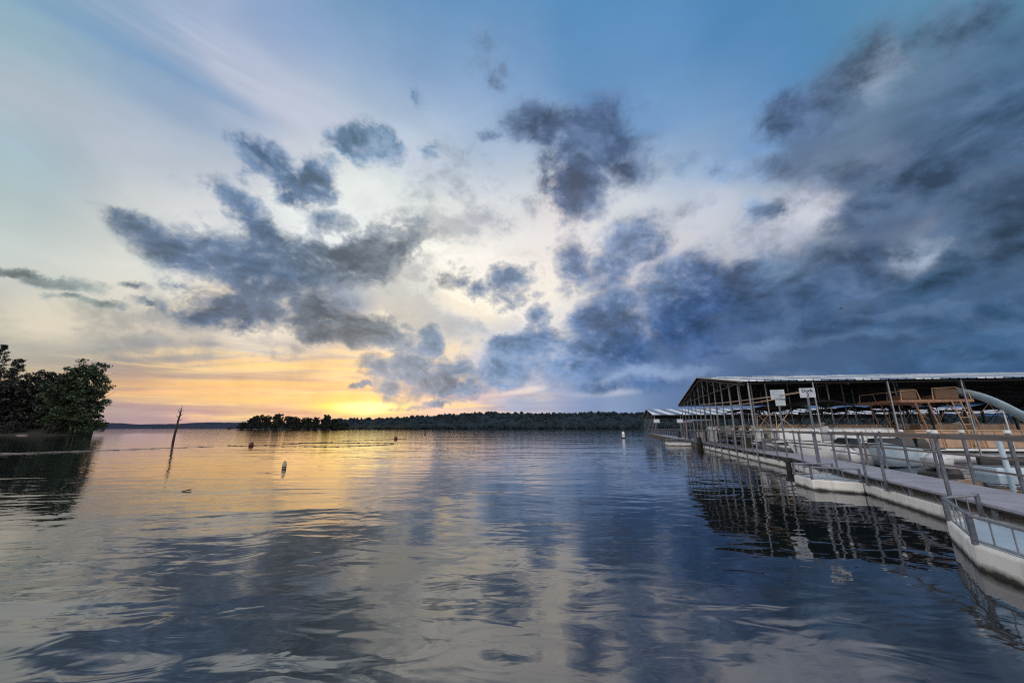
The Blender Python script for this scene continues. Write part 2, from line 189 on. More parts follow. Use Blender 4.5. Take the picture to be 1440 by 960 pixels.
SKY_CLOUD_COLOUR = [
    (2, [(0.1,0.15,0.24),(0.1,0.15,0.24),(0.1,0.15,0.24),(0.1,0.15,0.24),(0.1,0.15,0.24),(0.1,0.15,0.24),(0.1,0.15,0.24),(0.1,0.15,0.24),(0.1,0.15,0.24),(0.1,0.15,0.24),(0.1,0.15,0.24),(0.23,0.307,0.415),(0.236,0.313,0.422),(0.191,0.28,0.419),(0.163,0.262,0.423),(0.162,0.26,0.421),(0.13,0.226,0.401),(0.124,0.219,0.396),(0.064,0.133,0.29),(0.07,0.136,0.281),(0.1,0.15,0.24),(0.1,0.15,0.24),(0.1,0.15,0.24),(0.1,0.15,0.24),(0.04,0.095,0.197),(0.04,0.094,0.196),(0.044,0.099,0.2),(0.1,0.15,0.24),(0.1,0.15,0.24),(0.1,0.15,0.24),(0.1,0.15,0.24)]),
    (5, [(0.1,0.15,0.24),(0.1,0.15,0.24),(0.1,0.15,0.24),(0.1,0.15,0.24),(0.1,0.15,0.24),(0.1,0.15,0.24),(0.1,0.15,0.24),(0.1,0.15,0.24),(0.1,0.15,0.24),(0.1,0.15,0.24),(0.164,0.208,0.264),(0.236,0.314,0.422),(0.237,0.315,0.424),(0.202,0.289,0.424),(0.164,0.262,0.424),(0.157,0.255,0.42),(0.132,0.23,0.406),(0.114,0.206,0.384),(0.07,0.146,0.315),(0.059,0.13,0.297),(0.069,0.135,0.282),(0.1,0.15,0.24),(0.1,0.15,0.24),(0.055,0.109,0.207),(0.039,0.094,0.196),(0.039,0.094,0.195),(0.04,0.094,0.192),(0.1,0.15,0.24),(0.1,0.15,0.24),(0.1,0.15,0.24),(0.1,0.15,0.24)]),
    (8, [(0.1,0.15,0.24),(0.1,0.15,0.24),(0.1,0.15,0.24),(0.1,0.15,0.24),(0.212,0.259,0.264),(0.212,0.26,0.264),(0.099,0.15,0.24),(0.092,0.146,0.24),(0.098,0.148,0.236),(0.168,0.211,0.264),(0.187,0.228,0.272),(0.227,0.297,0.392),(0.238,0.316,0.425),(0.201,0.289,0.424),(0.164,0.263,0.424),(0.155,0.253,0.419),(0.131,0.228,0.405),(0.108,0.199,0.376),(0.067,0.142,0.308),(0.049,0.115,0.271),(0.049,0.112,0.264),(0.056,0.115,0.261),(0.053,0.1,0.192),(0.049,0.098,0.192),(0.039,0.094,0.196),(0.038,0.091,0.189),(0.037,0.088,0.179),(0.1,0.15,0.24),(0.1,0.15,0.24),(0.1,0.15,0.24),(0.1,0.15,0.24)]),
    (11, [(0.1,0.15,0.24),(0.1,0.15,0.24),(0.1,0.15,0.24),(0.137,0.186,0.248),(0.215,0.262,0.265),(0.215,0.262,0.265),(0.103,0.159,0.244),(0.084,0.142,0.24),(0.094,0.146,0.235),(0.148,0.194,0.256),(0.182,0.224,0.27),(0.209,0.266,0.337),(0.234,0.31,0.416),(0.194,0.284,0.424),(0.164,0.263,0.424),(0.153,0.251,0.418),(0.128,0.224,0.402),(0.104,0.192,0.369),(0.061,0.133,0.296),(0.045,0.109,0.261),(0.038,0.093,0.229),(0.043,0.099,0.24),(0.039,0.086,0.185),(0.037,0.083,0.183),(0.04,0.093,0.191),(0.037,0.088,0.179),(0.037,0.086,0.172),(0.054,0.103,0.19),(0.1,0.15,0.24),(0.1,0.15,0.24),(0.1,0.15,0.24)]),
    (14, [(0.1,0.15,0.24),(0.1,0.15,0.24),(0.1,0.15,0.24),(0.196,0.244,0.261),(0.215,0.263,0.265),(0.207,0.255,0.263),(0.1,0.157,0.244),(0.086,0.142,0.24),(0.095,0.147,0.237),(0.138,0.184,0.251),(0.175,0.218,0.267),(0.192,0.236,0.285),(0.219,0.284,0.37),(0.177,0.271,0.422),(0.162,0.26,0.42),(0.146,0.239,0.4),(0.124,0.218,0.394),(0.096,0.182,0.357),(0.063,0.136,0.303),(0.054,0.123,0.281),(0.038,0.094,0.232),(0.044,0.101,0.241),(0.041,0.088,0.189),(0.038,0.084,0.183),(0.045,0.093,0.185),(0.037,0.085,0.17),(0.04,0.083,0.158),(0.047,0.084,0.148),(0.1,0.15,0.24),(0.1,0.15,0.24),(0.1,0.15,0.24)]),
    (17, [(0.1,0.15,0.24),(0.1,0.15,0.24),(0.1,0.15,0.24),(0.141,0.19,0.249),(0.215,0.262,0.265),(0.183,0.233,0.259),(0.086,0.144,0.242),(0.086,0.142,0.239),(0.094,0.147,0.236),(0.125,0.173,0.246),(0.169,0.212,0.264),(0.185,0.226,0.271),(0.187,0.229,0.275),(0.16,0.256,0.414),(0.142,0.225,0.365),(0.127,0.204,0.336),(0.118,0.2,0.353),(0.087,0.169,0.342),(0.08,0.159,0.323),(0.08,0.159,0.319),(0.049,0.11,0.262),(0.048,0.106,0.252),(0.051,0.1,0.203),(0.048,0.095,0.19),(0.05,0.092,0.179),(0.042,0.083,0.155),(0.044,0.082,0.145),(0.046,0.082,0.143),(0.1,0.15,0.24),(0.1,0.15,0.24),(0.1,0.15,0.24)]),
    (20, [(0.1,0.15,0.24),(0.1,0.15,0.24),(0.1,0.15,0.24),(0.1,0.15,0.24),(0.211,0.258,0.264),(0.121,0.176,0.248),(0.083,0.141,0.241),(0.085,0.142,0.24),(0.092,0.146,0.236),(0.113,0.163,0.241),(0.156,0.2,0.258),(0.176,0.218,0.265),(0.173,0.216,0.263),(0.107,0.164,0.263),(0.118,0.183,0.297),(0.116,0.18,0.292),(0.115,0.184,0.304),(0.085,0.158,0.313),(0.088,0.161,0.313),(0.085,0.156,0.307),(0.079,0.152,0.302),(0.05,0.11,0.258),(0.085,0.151,0.265),(0.09,0.143,0.234),(0.05,0.081,0.152),(0.049,0.084,0.155),(0.047,0.085,0.151),(0.046,0.082,0.144),(0.1,0.15,0.24),(0.1,0.15,0.24),(0.1,0.15,0.24)]),
    (24, [(0.1,0.15,0.24),(0.1,0.15,0.24),(0.1,0.15,0.24),(0.1,0.15,0.24),(0.1,0.15,0.24),(0.083,0.141,0.241),(0.083,0.141,0.241),(0.085,0.144,0.244),(0.09,0.147,0.244),(0.108,0.16,0.243),(0.15,0.195,0.253),(0.166,0.209,0.258),(0.164,0.207,0.257),(0.154,0.2,0.259),(0.115,0.179,0.29),(0.115,0.179,0.29),(0.115,0.179,0.29),(0.11,0.17,0.296),(0.109,0.169,0.298),(0.104,0.163,0.294),(0.094,0.165,0.306),(0.057,0.118,0.269),(0.082,0.147,0.26),(0.052,0.09,0.171),(0.059,0.092,0.163),(0.057,0.099,0.179),(0.057,0.102,0.185),(0.059,0.107,0.193),(0.1,0.15,0.24),(0.1,0.15,0.24),(0.1,0.15,0.24)]),
    (29, [(0.1,0.15,0.24),(0.1,0.15,0.24),(0.1,0.15,0.24),(0.1,0.15,0.24),(0.1,0.15,0.24),(0.086,0.143,0.241),(0.083,0.149,0.261),(0.083,0.155,0.277),(0.084,0.158,0.281),(0.1,0.166,0.274),(0.152,0.201,0.264),(0.164,0.207,0.258),(0.164,0.207,0.257),(0.16,0.203,0.256),(0.114,0.177,0.287),(0.115,0.178,0.289),(0.107,0.166,0.275),(0.09,0.138,0.25),(0.112,0.169,0.293),(0.114,0.172,0.297),(0.116,0.176,0.303),(0.188,0.294,0.471),(0.2,0.313,0.498),(0.096,0.142,0.232),(0.094,0.138,0.221),(0.073,0.119,0.203),(0.055,0.108,0.194),(0.054,0.109,0.196),(0.063,0.117,0.205),(0.1,0.15,0.24),(0.1,0.15,0.24)]),
    (35, [(0.1,0.15,0.24),(0.1,0.15,0.24),(0.1,0.15,0.24),(0.1,0.15,0.24),(0.1,0.15,0.24),(0.1,0.15,0.24),(0.084,0.16,0.288),(0.083,0.16,0.29),(0.086,0.164,0.295),(0.11,0.199,0.332),(0.139,0.235,0.363),(0.146,0.237,0.355),(0.148,0.232,0.34),(0.1,0.15,0.24),(0.1,0.15,0.24),(0.074,0.117,0.217),(0.07,0.112,0.214),(0.07,0.112,0.216),(0.066,0.108,0.213),(0.072,0.116,0.223),(0.147,0.23,0.38),(0.202,0.315,0.502),(0.185,0.29,0.467),(0.081,0.134,0.246),(0.091,0.149,0.265),(0.092,0.149,0.232),(0.079,0.136,0.221),(0.055,0.11,0.197),(0.1,0.15,0.24),(0.1,0.15,0.24),(0.1,0.15,0.24)]),
    (42, [(0.1,0.15,0.24),(0.1,0.15,0.24),(0.1,0.15,0.24),(0.1,0.15,0.24),(0.1,0.15,0.24),(0.1,0.15,0.24),(0.1,0.15,0.24),(0.091,0.155,0.266),(0.127,0.225,0.358),(0.14,0.245,0.381),(0.141,0.246,0.382),(0.141,0.245,0.382),(0.138,0.234,0.368),(0.129,0.199,0.323),(0.13,0.199,0.324),(0.112,0.173,0.291),(0.078,0.124,0.23),(0.074,0.117,0.222),(0.081,0.126,0.235),(0.07,0.111,0.214),(0.068,0.11,0.211),(0.081,0.128,0.234),(0.101,0.152,0.244),(0.09,0.147,0.271),(0.094,0.153,0.257),(0.099,0.16,0.244),(0.099,0.16,0.244),(0.1,0.15,0.24),(0.1,0.15,0.24),(0.1,0.15,0.24),(0.1,0.15,0.24)]),
    (50, [(0.1,0.15,0.24),(0.1,0.15,0.24),(0.1,0.15,0.24),(0.1,0.15,0.24),(0.1,0.15,0.24),(0.1,0.15,0.24),(0.1,0.15,0.24),(0.1,0.15,0.24),(0.1,0.15,0.24),(0.1,0.15,0.24),(0.1,0.15,0.24),(0.129,0.198,0.322),(0.13,0.2,0.324),(0.13,0.2,0.325),(0.13,0.2,0.325),(0.13,0.2,0.325),(0.124,0.192,0.315),(0.102,0.158,0.272),(0.071,0.113,0.216),(0.069,0.11,0.212),(0.073,0.115,0.215),(0.1,0.15,0.24),(0.1,0.15,0.24),(0.1,0.15,0.24),(0.1,0.15,0.24),(0.1,0.15,0.24),(0.1,0.15,0.24),(0.1,0.15,0.24),(0.1,0.15,0.24),(0.1,0.15,0.24),(0.1,0.15,0.24)]),
]
# ------------------------------------------------------------------ world: the evening sky
def sky_dir(az, el):
    a, e = R(az), R(el)
    return Vector((math.sin(a)*math.cos(e), math.cos(a)*math.cos(e), math.sin(e)))

def sky_basis(az, el, roll):
    """Euler turning x to the cloud's long axis, y to its short one, z towards it."""
    n = sky_dir(az, el)
    r = Vector((math.cos(R(az)), -math.sin(R(az)), 0)); u = n.cross(r) * -1.0
    u = r.cross(n)
    c, s = math.cos(R(roll)), math.sin(R(roll))
    x = r*c + u*s; y = u*c - r*s
    z = x.cross(y)
    return Matrix((x, y, z)).transposed().to_euler()

world = bpy.data.worlds.new("World")
scene.world = world
world.use_nodes = True
wt = world.node_tree
wt.nodes.clear()
WN, WL = wt.nodes.new, wt.links.new
def link_or_set(sock, v):
    if isinstance(v, bpy.types.NodeSocket): WL(v, sock)
    else: sock.default_value = v
def wmath(op, a, b=0.0, c=0.0, clamp=False):
    n = WN('ShaderNodeMath'); n.operation = op; n.use_clamp = clamp
    for i, v in enumerate((a, b, c)):
        link_or_set(n.inputs[i], v)
    return n.outputs[0]
def wvec(op, a, b=(0, 0, 0), c=(0, 0, 0)):
    n = WN('ShaderNodeVectorMath'); n.operation = op
    for i, v in enumerate((a, b, c)):
        link_or_set(n.inputs[i], v)
    return n.outputs[0]
def wscale(v, k):
    n = WN('ShaderNodeVectorMath'); n.operation = 'SCALE'
    link_or_set(n.inputs[0], v); link_or_set(n.inputs['Scale'], k)
    return n.outputs[0]
def wdot(v, k):
    n = WN('ShaderNodeVectorMath'); n.operation = 'DOT_PRODUCT'
    link_or_set(n.inputs[0], v); n.inputs[1].default_value = k
    return n.outputs['Value']
def wmap(v, lo, hi, a=0.0, b=1.0, kind='SMOOTHSTEP'):
    n = WN('ShaderNodeMapRange'); n.interpolation_type = kind
    WL(v, n.inputs['Value'])
    for k, x in (('From Min', lo), ('From Max', hi), ('To Min', a), ('To Max', b)): link_or_set(n.inputs[k], x)
    return n.outputs['Result']
def wmixc(f, a, b):
    n = WN('ShaderNodeMix'); n.data_type = 'RGBA'
    link_or_set(n.inputs[0], f); link_or_set(n.inputs[6], a); link_or_set(n.inputs[7], b)
    return n.outputs[2]
def wmix(f, a, b):
    n = WN('ShaderNodeMix'); n.data_type = 'VECTOR'; n.factor_mode = 'UNIFORM'
    link_or_set(n.inputs[0], f)
    link_or_set(n.inputs[4], a if not isinstance(a, tuple) else a[:3]); link_or_set(n.inputs[5], b if not isinstance(b, tuple) else b[:3])
    return n.outputs[1]
def wnoise(vec, scale, detail, rough=.55, dist=0.0, color=False):
    n = WN('ShaderNodeTexNoise')
    link_or_set(n.inputs['Vector'], vec)
    n.inputs['Scale'].default_value = scale; n.inputs['Detail'].default_value = detail
    n.inputs['Roughness'].default_value = rough; n.inputs['Distortion'].default_value = dist
    return n.outputs['Color' if color else 'Fac']
def wblob(vec, az, el, roll, sx, sy, power=1):
    """1 at the cloud's heart, falling to 0 on an ellipse sx by sy degrees across."""
    n = sky_dir(az, el)
    r = Vector((math.cos(R(az)), -math.sin(R(az)), 0)); u = r.cross(n)
    c, s = math.cos(R(roll)), math.sin(R(roll))
    x = (r*c + u*s) * power / R(sx); y = (u*c - r*s) * power / R(sy)
    px = wdot(vec, x); py = wdot(vec, y)
    q = wmath('MULTIPLY_ADD', py, py, wmath('MULTIPLY', px, px))
    return wmath('SUBTRACT', power, wmath('SQRT', q), clamp=(power == 1))
tc = WN('ShaderNodeTexCoord')
DIR = tc.outputs['Generated']
# small turbulent shift of the direction so every edge is ragged
turb = wvec('SUBTRACT', wnoise(DIR, 7.0, 6, .66, color=True), (.5, .5, .5))
DIRW = wvec('MULTIPLY_ADD', turb, (.16, .16, .10), DIR)
turb2 = wvec('SUBTRACT', wnoise(DIR, 3.2, 3, .55, color=True), (.5, .5, .5))
DIRB = wvec('MULTIPLY_ADD', turb2, (.16, .16, .05), DIR)

sepd = WN('ShaderNodeSeparateXYZ'); WL(DIRB, sepd.inputs[0])
AZT = wmath('MULTIPLY_ADD', wmath('ARCTAN2', sepd.outputs['X'], sepd.outputs['Y']), 180/math.pi/150, .5)
ELD = wmath('MULTIPLY', wmath('ARCSINE', sepd.outputs['Z']), 180/math.pi)
def rows(table):
    """sky colour by azimuth (a ramp each) and elevation (blended from ramp to ramp)"""
    out, last = None, None
    for el, stops in table:
        n = WN('ShaderNodeValToRGB'); cr = n.color_ramp; cr.interpolation = 'CARDINAL'
        for k, c in enumerate(stops):
            p = (k+.0)/(len(stops)-1)
            e = cr.elements[0] if k == 0 else cr.elements[-1] if k == len(stops)-1 else cr.elements.new(p)
            e.position = p; e.color = (*c, 1)
        WL(AZT, n.inputs[0])
        out = n.outputs['Color'] if out is None else wmixc(wmap(ELD, last, el, kind='LINEAR'), out, n.outputs['Color'])
        last = el
    return wscale(out, 1.0)
def heap(vec, table):
    f = 0.0
    for az, el, roll, sx, sy, w in table:
        g = wblob(vec, az, el, roll, sx, sy, w)
        f = wmath('MAXIMUM', g, f)
    return f

FILL_SKY = (1.32, 1.27, 1.26, 1)
base = rows(SKY_BASE)
sepz = WN('ShaderNodeSeparateXYZ'); WL(DIR, sepz.inputs[0])
ELZ = sepz.outputs['Z']
# the long thin streaks in the low west
flat = wvec('MULTIPLY', wvec('MULTIPLY_ADD', turb2, (.02, .02, .012), DIR), (1.0, 1.0, 15.0))
st = wnoise(flat, 3.1, 7, .62, .25)
west = wmap(wblob(DIR, -24, 4.5, 0, 42, 9.5), .05, .6)
base = wmix(wmath('MULTIPLY', wmap(st, .42, .57, 1.0, 0.0), wmath('MULTIPLY', west, .75)), base, wvec('MULTIPLY', base, (.74, .72, .86)))
base = wmix(wmath('MULTIPLY', wmap(st, .53, .66), wmath('MULTIPLY', wmap(wblob(DIR, -25, 4.4, 0, 34, 7.5), .0, .5), .85)), base, (1.0, .66, .27, 1))
for az, el, roll, sx, sy, cr, cg, cb, w in SKY_GLOW:
    g = wblob(DIRB if sy > 1.2 else DIR, az, el, roll, sx*1.25, sy*1.4)
    gm = wmath('MULTIPLY', wmath('MULTIPLY', wmap(g, 0, .8), w), wmap(st, .36, .54, .55, 1.0), clamp=True)
    base = wmix(gm, base, (cr, cg, cb, 1))
# gentle high haze texture
hz = wnoise(wvec('MULTIPLY', DIR, (1, 1, 1.8)), 4.5, 7, .6, .6)
base = wscale(base, wmap(hz, .3, .7, .93, 1.06, 'LINEAR'))
n1 = wnoise(wvec('MULTIPLY', DIR, (1, 1, 1.5)), 8.0, 10, .60, .25)
n1c = wmath('SUBTRACT', n1, .5)
n2 = wnoise(wvec('MULTIPLY', DIR, (1, 1, 1.3)), 24.0, 6, .62, .5)
n2c = wmath('SUBTRACT', n2, .5)
n12 = wmath('MULTIPLY_ADD', n2c, .38, n1c)
ccol = rows(SKY_CLOUD_COLOUR)
# the broad slate bank in the north
sh0 = heap(DIRB, SKY_STORM)
sf = wmath('MULTIPLY_ADD', wmath('MULTIPLY', n1c, wmap(sh0, 0.0, .25)), 1.1, sh0)
sn = wnoise(wvec('MULTIPLY', DIRB, (1, 1, 2.6)), 4.0, 7, .55, .3)
stc = wscale(wvec('MULTIPLY_ADD', ccol, (1.05, 1.05, 1.05), (.012, .018, .026)), wmap(sn, .3, .7, .60, 1.55, 'LINEAR'))
base = wmix(wmath('MULTIPLY', wmap(sf, .02, .60), .78), base, stc)
for az, el, roll, sx, sy, cr, cg, cb, w in SKY_LIGHT:
    g = wblob(DIRW, az, el, roll, sx*1.35, sy*1.5)
    g = wmath('MULTIPLY_ADD', wmath('MULTIPLY', n12, wmap(g, 0.0, .2)), 1.1, g)
    base = wmix(wmath('MULTIPLY', wmap(g, .05, .75), w), base, (cr, cg, cb, 1))
# pale torn veils
vf = heap(DIRW, SKY_VEILS)
va = wmap(wmath('MULTIPLY_ADD', wmath('MULTIPLY', n12, wmap(vf, 0.0, .3, .45, 1.0)), 2.0, vf), .10, .72)
veilcol = wmix(.72, base, wvec('MULTIPLY_ADD', ccol, (1.0, .95, .9), (.14, .125, .115)))
veilcol = wscale(veilcol, wmath('MULTIPLY_ADD', n12, -1.1, 1.0))
skyc = wmix(wmath('MULTIPLY', va, .85), base, veilcol)
# the heavy blue-grey cumulus
cf = heap(DIRW, SKY_CLOUDS)
amp = wmap(sepd.outputs['X'], -.05, .25, 2.2, 1.35)
cF = wmath('MULTIPLY_ADD', wmath('MULTIPLY', n12, amp), wmap(cf, 0.0, .30, .20, 1.0), cf)
soft = wmap(sepd.outputs['X'], .0, .30, .64, .66)
ca = wmap(cF, -.02, soft)
n3 = wnoise(DIR, 5.0, 5, .55, .4)
# light grazing the cloud from the sun: where it thins towards the sun it brightens
tosun = wvec('SUBTRACT', tuple(sky_dir(-21.6, 6)), DIR)
nl = wnoise(wvec('MULTIPLY', wvec('MULTIPLY_ADD', tosun, (.035, .035, .035), DIR), (1, 1, 1.5)), 8.0, 7, .60, .25)
lit = wmath('SUBTRACT', n1, nl)
shade = wmath('MULTIPLY_ADD', wmath('SUBTRACT', n3, .5), 1.2, wmap(cF, .1, 1.0, 1.38, .88))
shade = wmath('MULTIPLY_ADD', lit, 4.0, shade)
shade = wmath('MULTIPLY_ADD', n12, -.7, shade)
shade = wmath('MAXIMUM', shade, .55)
cloud = wscale(ccol, shade)
near_sun = wmap(wblob(DIR, -16, 12, 0, 46, 34), .0, .8)
cloud = wmix(wmath('MULTIPLY', wmap(lit, .02, .16), wmath('MULTIPLY_ADD', near_sun, .52, .18)), cloud, wvec('MULTIPLY_ADD', base, (.62, .60, .58), (.12, .11, .10)))
# brighter edges where a cloud thins out towards the sun
rim = wmath('MULTIPLY', wmap(cF, -.12, .06), wmap(cF, .08, .30, 1.0, 0.0))
sunny = wmap(wblob(DIR, -14, 14, 0, 40, 30), .0, .7)
skyc = wscale(skyc, wmath('MULTIPLY_ADD', wmath('MULTIPLY', rim, sunny), .24, 1.0))
def wbg(c, k=1.0):
    n = WN('ShaderNodeBackground'); n.inputs[1].default_value = k
    link_or_set(n.inputs[0], c); return n.outputs[0]
def wmixs(f, a, b):
    n = WN('ShaderNodeMixShader'); WL(f, n.inputs[0]); WL(a, n.inputs[1]); WL(b, n.inputs[2]); return n.outputs[0]
sh = wmixs(wmath('MULTIPLY', ca, .93), wbg(skyc), wbg(cloud))
# added fill: unseen sky behind the camera, brightened to light the dock
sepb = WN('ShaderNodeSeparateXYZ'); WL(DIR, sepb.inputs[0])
sh = wmixs(wmap(sepb.outputs['Y'], -.35, .15, 1.0, 0.0), sh, wbg(FILL_SKY))
# below the horizon: dark water-coloured ground
sh = wmixs(wmap(ELZ, -.03, -.005, 1.0, 0.0), sh, wbg((.05, .06, .07, 1)))

SUN_AZ, SUN_EL = -21.6, 2.4
nishita = WN('ShaderNodeTexSky'); nishita.sky_type = 'NISHITA'
nishita.sun_disc = False
nishita.sun_elevation = R(SUN_EL); nishita.sun_rotation = R(SUN_AZ)
nishita.air_density = 1.0; nishita.dust_density = 1.5; nishita.ozone_density = 1.2
bg_n = WN('ShaderNodeBackground'); WL(nishita.outputs[0], bg_n.inputs[0]); bg_n.inputs[1].default_value = .004
ads = WN('ShaderNodeAddShader'); WL(bg_n.outputs[0], ads.inputs[0]); WL(sh, ads.inputs[1])
wo = WN('ShaderNodeOutputWorld'); WL(ads.outputs[0], wo.inputs[0])
world.cycles.sampling_method = 'MANUAL'; world.cycles.sample_map_resolution = 512

sun = bpy.data.lights.new('evening_sun', 'SUN'); sun.energy = .03; sun.angle = R(20); sun.color = (1.0, .58, .20)
so = bpy.data.objects.new('evening_sun', sun); COL.objects.link(so)
so.rotation_euler = (-sky_dir(SUN_AZ, SUN_EL)).to_track_quat('-Z', 'Y').to_euler()

cam = bpy.data.cameras.new('camera'); co = bpy.data.objects.new('camera', cam); COL.objects.link(co)
co.location = (0, 0, 1.7); co.rotation_euler = (R(90+13.2), 0, 0)
cam.sensor_width = 36; cam.lens = 13; cam.clip_end = 20000; cam.clip_start = .05
scene.camera = co
scene.view_settings.view_transform = 'Standard'; scene.view_settings.look = 'None'; scene.view_settings.exposure = 0

scene.cycles.use_adaptive_sampling = True; scene.cycles.adaptive_threshold = .012; scene.cycles.adaptive_min_samples = 8
scene.cycles.adaptive_threshold = .006
scene.cycles.use_denoising = False
scene.cycles.filter_width = 1.15
scene.cycles.sample_clamp_indirect = 4
# ------------------------------------------------------------------ helpers
class MB:
    """collects boxes, bars, tubes and sheets, and links them as ONE mesh object"""
    def __init__(self): self.v = []; self.f = []
    def add(self, vs, fs):
        n = len(self.v); self.v += [tuple(p) for p in vs]; self.f += [tuple(i+n for i in q) for q in fs]; return self
    def box(self, a, b):
        (x0, y0, z0), (x1, y1, z1) = a, b
        vs = [(x0,y0,z0),(x1,y0,z0),(x1,y1,z0),(x0,y1,z0),(x0,y0,z1),(x1,y0,z1),(x1,y1,z1),(x0,y1,z1)]
        return self.add(vs, [(0,3,2,1),(4,5,6,7),(0,1,5,4),(1,2,6,5),(2,3,7,6),(3,0,4,7)])
    def cbox(self, c, s): return self.box([c[i]-s[i]/2 for i in range(3)], [c[i]+s[i]/2 for i in range(3)])
    def bar(self, p, q, w, h=None):
        """square bar from p to q"""
        p, q = Vector(p), Vector(q); h = h or w
        d = (q-p).normalized(); up = Vector((0,0,1)) if abs(d.z) < .95 else Vector((0,1,0))
        s = d.cross(up).normalized()*w/2; u = s.cross(d).normalized()*h/2
        vs = [p-s-u, p+s-u, p+s+u, p-s+u, q-s-u, q+s-u, q+s+u, q-s+u]
        return self.add(vs, [(0,1,2,3),(7,6,5,4),(0,4,5,1),(1,5,6,2),(2,6,7,3),(3,7,4,0)])
    def tube(self, pts, r, n=8, cap=True):
        """round tube along points; r a number or a list"""
        pts = [Vector(p) for p in pts]; k = len(pts)
        rs = r if isinstance(r, (list, tuple)) else [r]*k
        rings = []; ref = None
        for i in range(k):
            d = (pts[min(i+1, k-1)]-pts[max(i-1, 0)]).normalized()
            if ref is None: ref = Vector((0,0,1)) if abs(d.z) < .9 else Vector((1,0,0))
            s = d.cross(ref)
            if s.length < 1e-5: s = d.cross(Vector((0,1,.3)))
            s.normalize(); u = s.cross(d).normalized(); ref = u
            rings.append([pts[i]+(s*math.cos(2*math.pi*j/n)+u*math.sin(2*math.pi*j/n))*rs[i] for j in range(n)])
        vs = [p for g in rings for p in g]; fs = []
        for i in range(k-1):
            for j in range(n): fs.append((i*n+j, i*n+(j+1)%n, (i+1)*n+(j+1)%n, (i+1)*n+j))
        if cap: fs += [tuple(range(n))[::-1], tuple((k-1)*n+j for j in range(n))]
        return self.add(vs, fs)
    def lathe(self, prof, n=16, c=(0,0,0)):
        """profile of (radius, z) turned about the vertical through c"""
        vs = [(c[0]+r*math.cos(2*math.pi*j/n), c[1]+r*math.sin(2*math.pi*j/n), c[2]+z) for r, z in prof for j in range(n)]
        k = len(prof); fs = [(i*n+j, i*n+(j+1)%n, (i+1)*n+(j+1)%n, (i+1)*n+j) for i in range(k-1) for j in range(n)]
        fs += [tuple(range(n))[::-1], tuple((k-1)*n+j for j in range(n))]
        return self.add(vs, fs)
    def loft(self, sections, close=True, caps=True):
        n = len(sections[0]); vs = [p for s in sections for p in s]; fs = []
        m = n if close else n-1
        for i in range(len(sections)-1):
            for j in range(m): fs.append((i*n+j, i*n+(j+1)%n, (i+1)*n+(j+1)%n, (i+1)*n+j))
        if caps: fs += [tuple(range(n))[::-1], tuple((len(sections)-1)*n+j for j in range(n))]
        return self.add(vs, fs)
    def build(self, name, m, parent=None, smooth=False, bevel=0):
        me = bpy.data.meshes.new(name); me.from_pydata(self.v, [], self.f); me.update()
        bm = bmesh.new(); bm.from_mesh(me); bmesh.ops.recalc_face_normals(bm, faces=bm.faces); bm.to_mesh(me); bm.free()
        if m: me.materials.append(m)
        if smooth:
            for p in me.polygons: p.use_smooth = True
        o = bpy.data.objects.new(name, me); COL.objects.link(o)
        if parent: o.parent = parent
        if bevel:
            b = o.modifiers.new('bevel', 'BEVEL'); b.width = bevel; b.segments = 2; b.limit_method = 'ANGLE'
        return o

def tag(o, label=None, cat=None, group=None, kind=None):
    for k, v in (('label', label), ('category', cat), ('group', group), ('kind', kind)):
        if v: o[k] = v
    return o
def thing(name, label, cat, loc=(0,0,0), rz=0.0, group=None):
    o = bpy.data.objects.new(name, None); COL.objects.link(o)
    o.empty_display_size = .2; o.location = loc; o.rotation_euler = (0, 0, rz)
    return tag(o, label, cat, group)
def copy_tree(o, parent=None, skip=()):
    c = o.copy(); COL.objects.link(c)
    if parent: c.parent = parent
    for ch in list(o.children):
        if ch.name.split('.')[0] not in skip: copy_tree(ch, c, skip)
    return c

def mat(name, c1, c2=None, rough=.6, scale=3.0, metal=0.0, bump=0.0, detail=6, stretch=(1,1,1), spec=.5, lo=.35, hi=.65, island=0.0):
    m = bpy.data.materials.new(name); m.use_nodes = True; t = m.node_tree; N = t.nodes; L = t.links
    b = N['Principled BSDF']; b.inputs['Roughness'].default_value = rough; b.inputs['Metallic'].default_value = metal
    b.inputs['Specular IOR Level'].default_value = spec
    if c2 is None: c2 = tuple(x*.75 for x in c1)
    g = N.new('ShaderNodeTexCoord'); mp = N.new('ShaderNodeMapping'); mp.inputs['Scale'].default_value = stretch
    L.new(g.outputs['Object'], mp.inputs[0])
    n = N.new('ShaderNodeTexNoise'); n.inputs['Scale'].default_value = scale; n.inputs['Detail'].default_value = detail; n.inputs['Roughness'].default_value = .62
    L.new(mp.outputs[0], n.inputs['Vector'])
    r = N.new('ShaderNodeValToRGB'); r.color_ramp.elements[0].position = lo; r.color_ramp.elements[1].position = hi
    r.color_ramp.elements[0].color = (*c2, 1); r.color_ramp.elements[1].color = (*c1, 1)
    L.new(n.outputs['Fac'], r.inputs[0]); col = r.outputs[0]
    if island:
        gi = N.new('ShaderNodeNewGeometry'); mr = N.new('ShaderNodeMapRange'); L.new(gi.outputs['Random Per Island'], mr.inputs[0])
        mr.inputs[3].default_value = 1-island; mr.inputs[4].default_value = 1+island
        vm = N.new('ShaderNodeVectorMath'); vm.operation = 'SCALE'; L.new(col, vm.inputs[0]); L.new(mr.outputs[0], vm.inputs['Scale']); col = vm.outputs[0]
    L.new(col, b.inputs['Base Color'])
    if bump:
        bp = N.new('ShaderNodeBump'); bp.inputs['Strength'].default_value = .6; bp.inputs['Distance'].default_value = bump
        L.new(n.outputs['Fac'], bp.inputs['Height']); L.new(bp.outputs[0], b.inputs['Normal'])
    return m

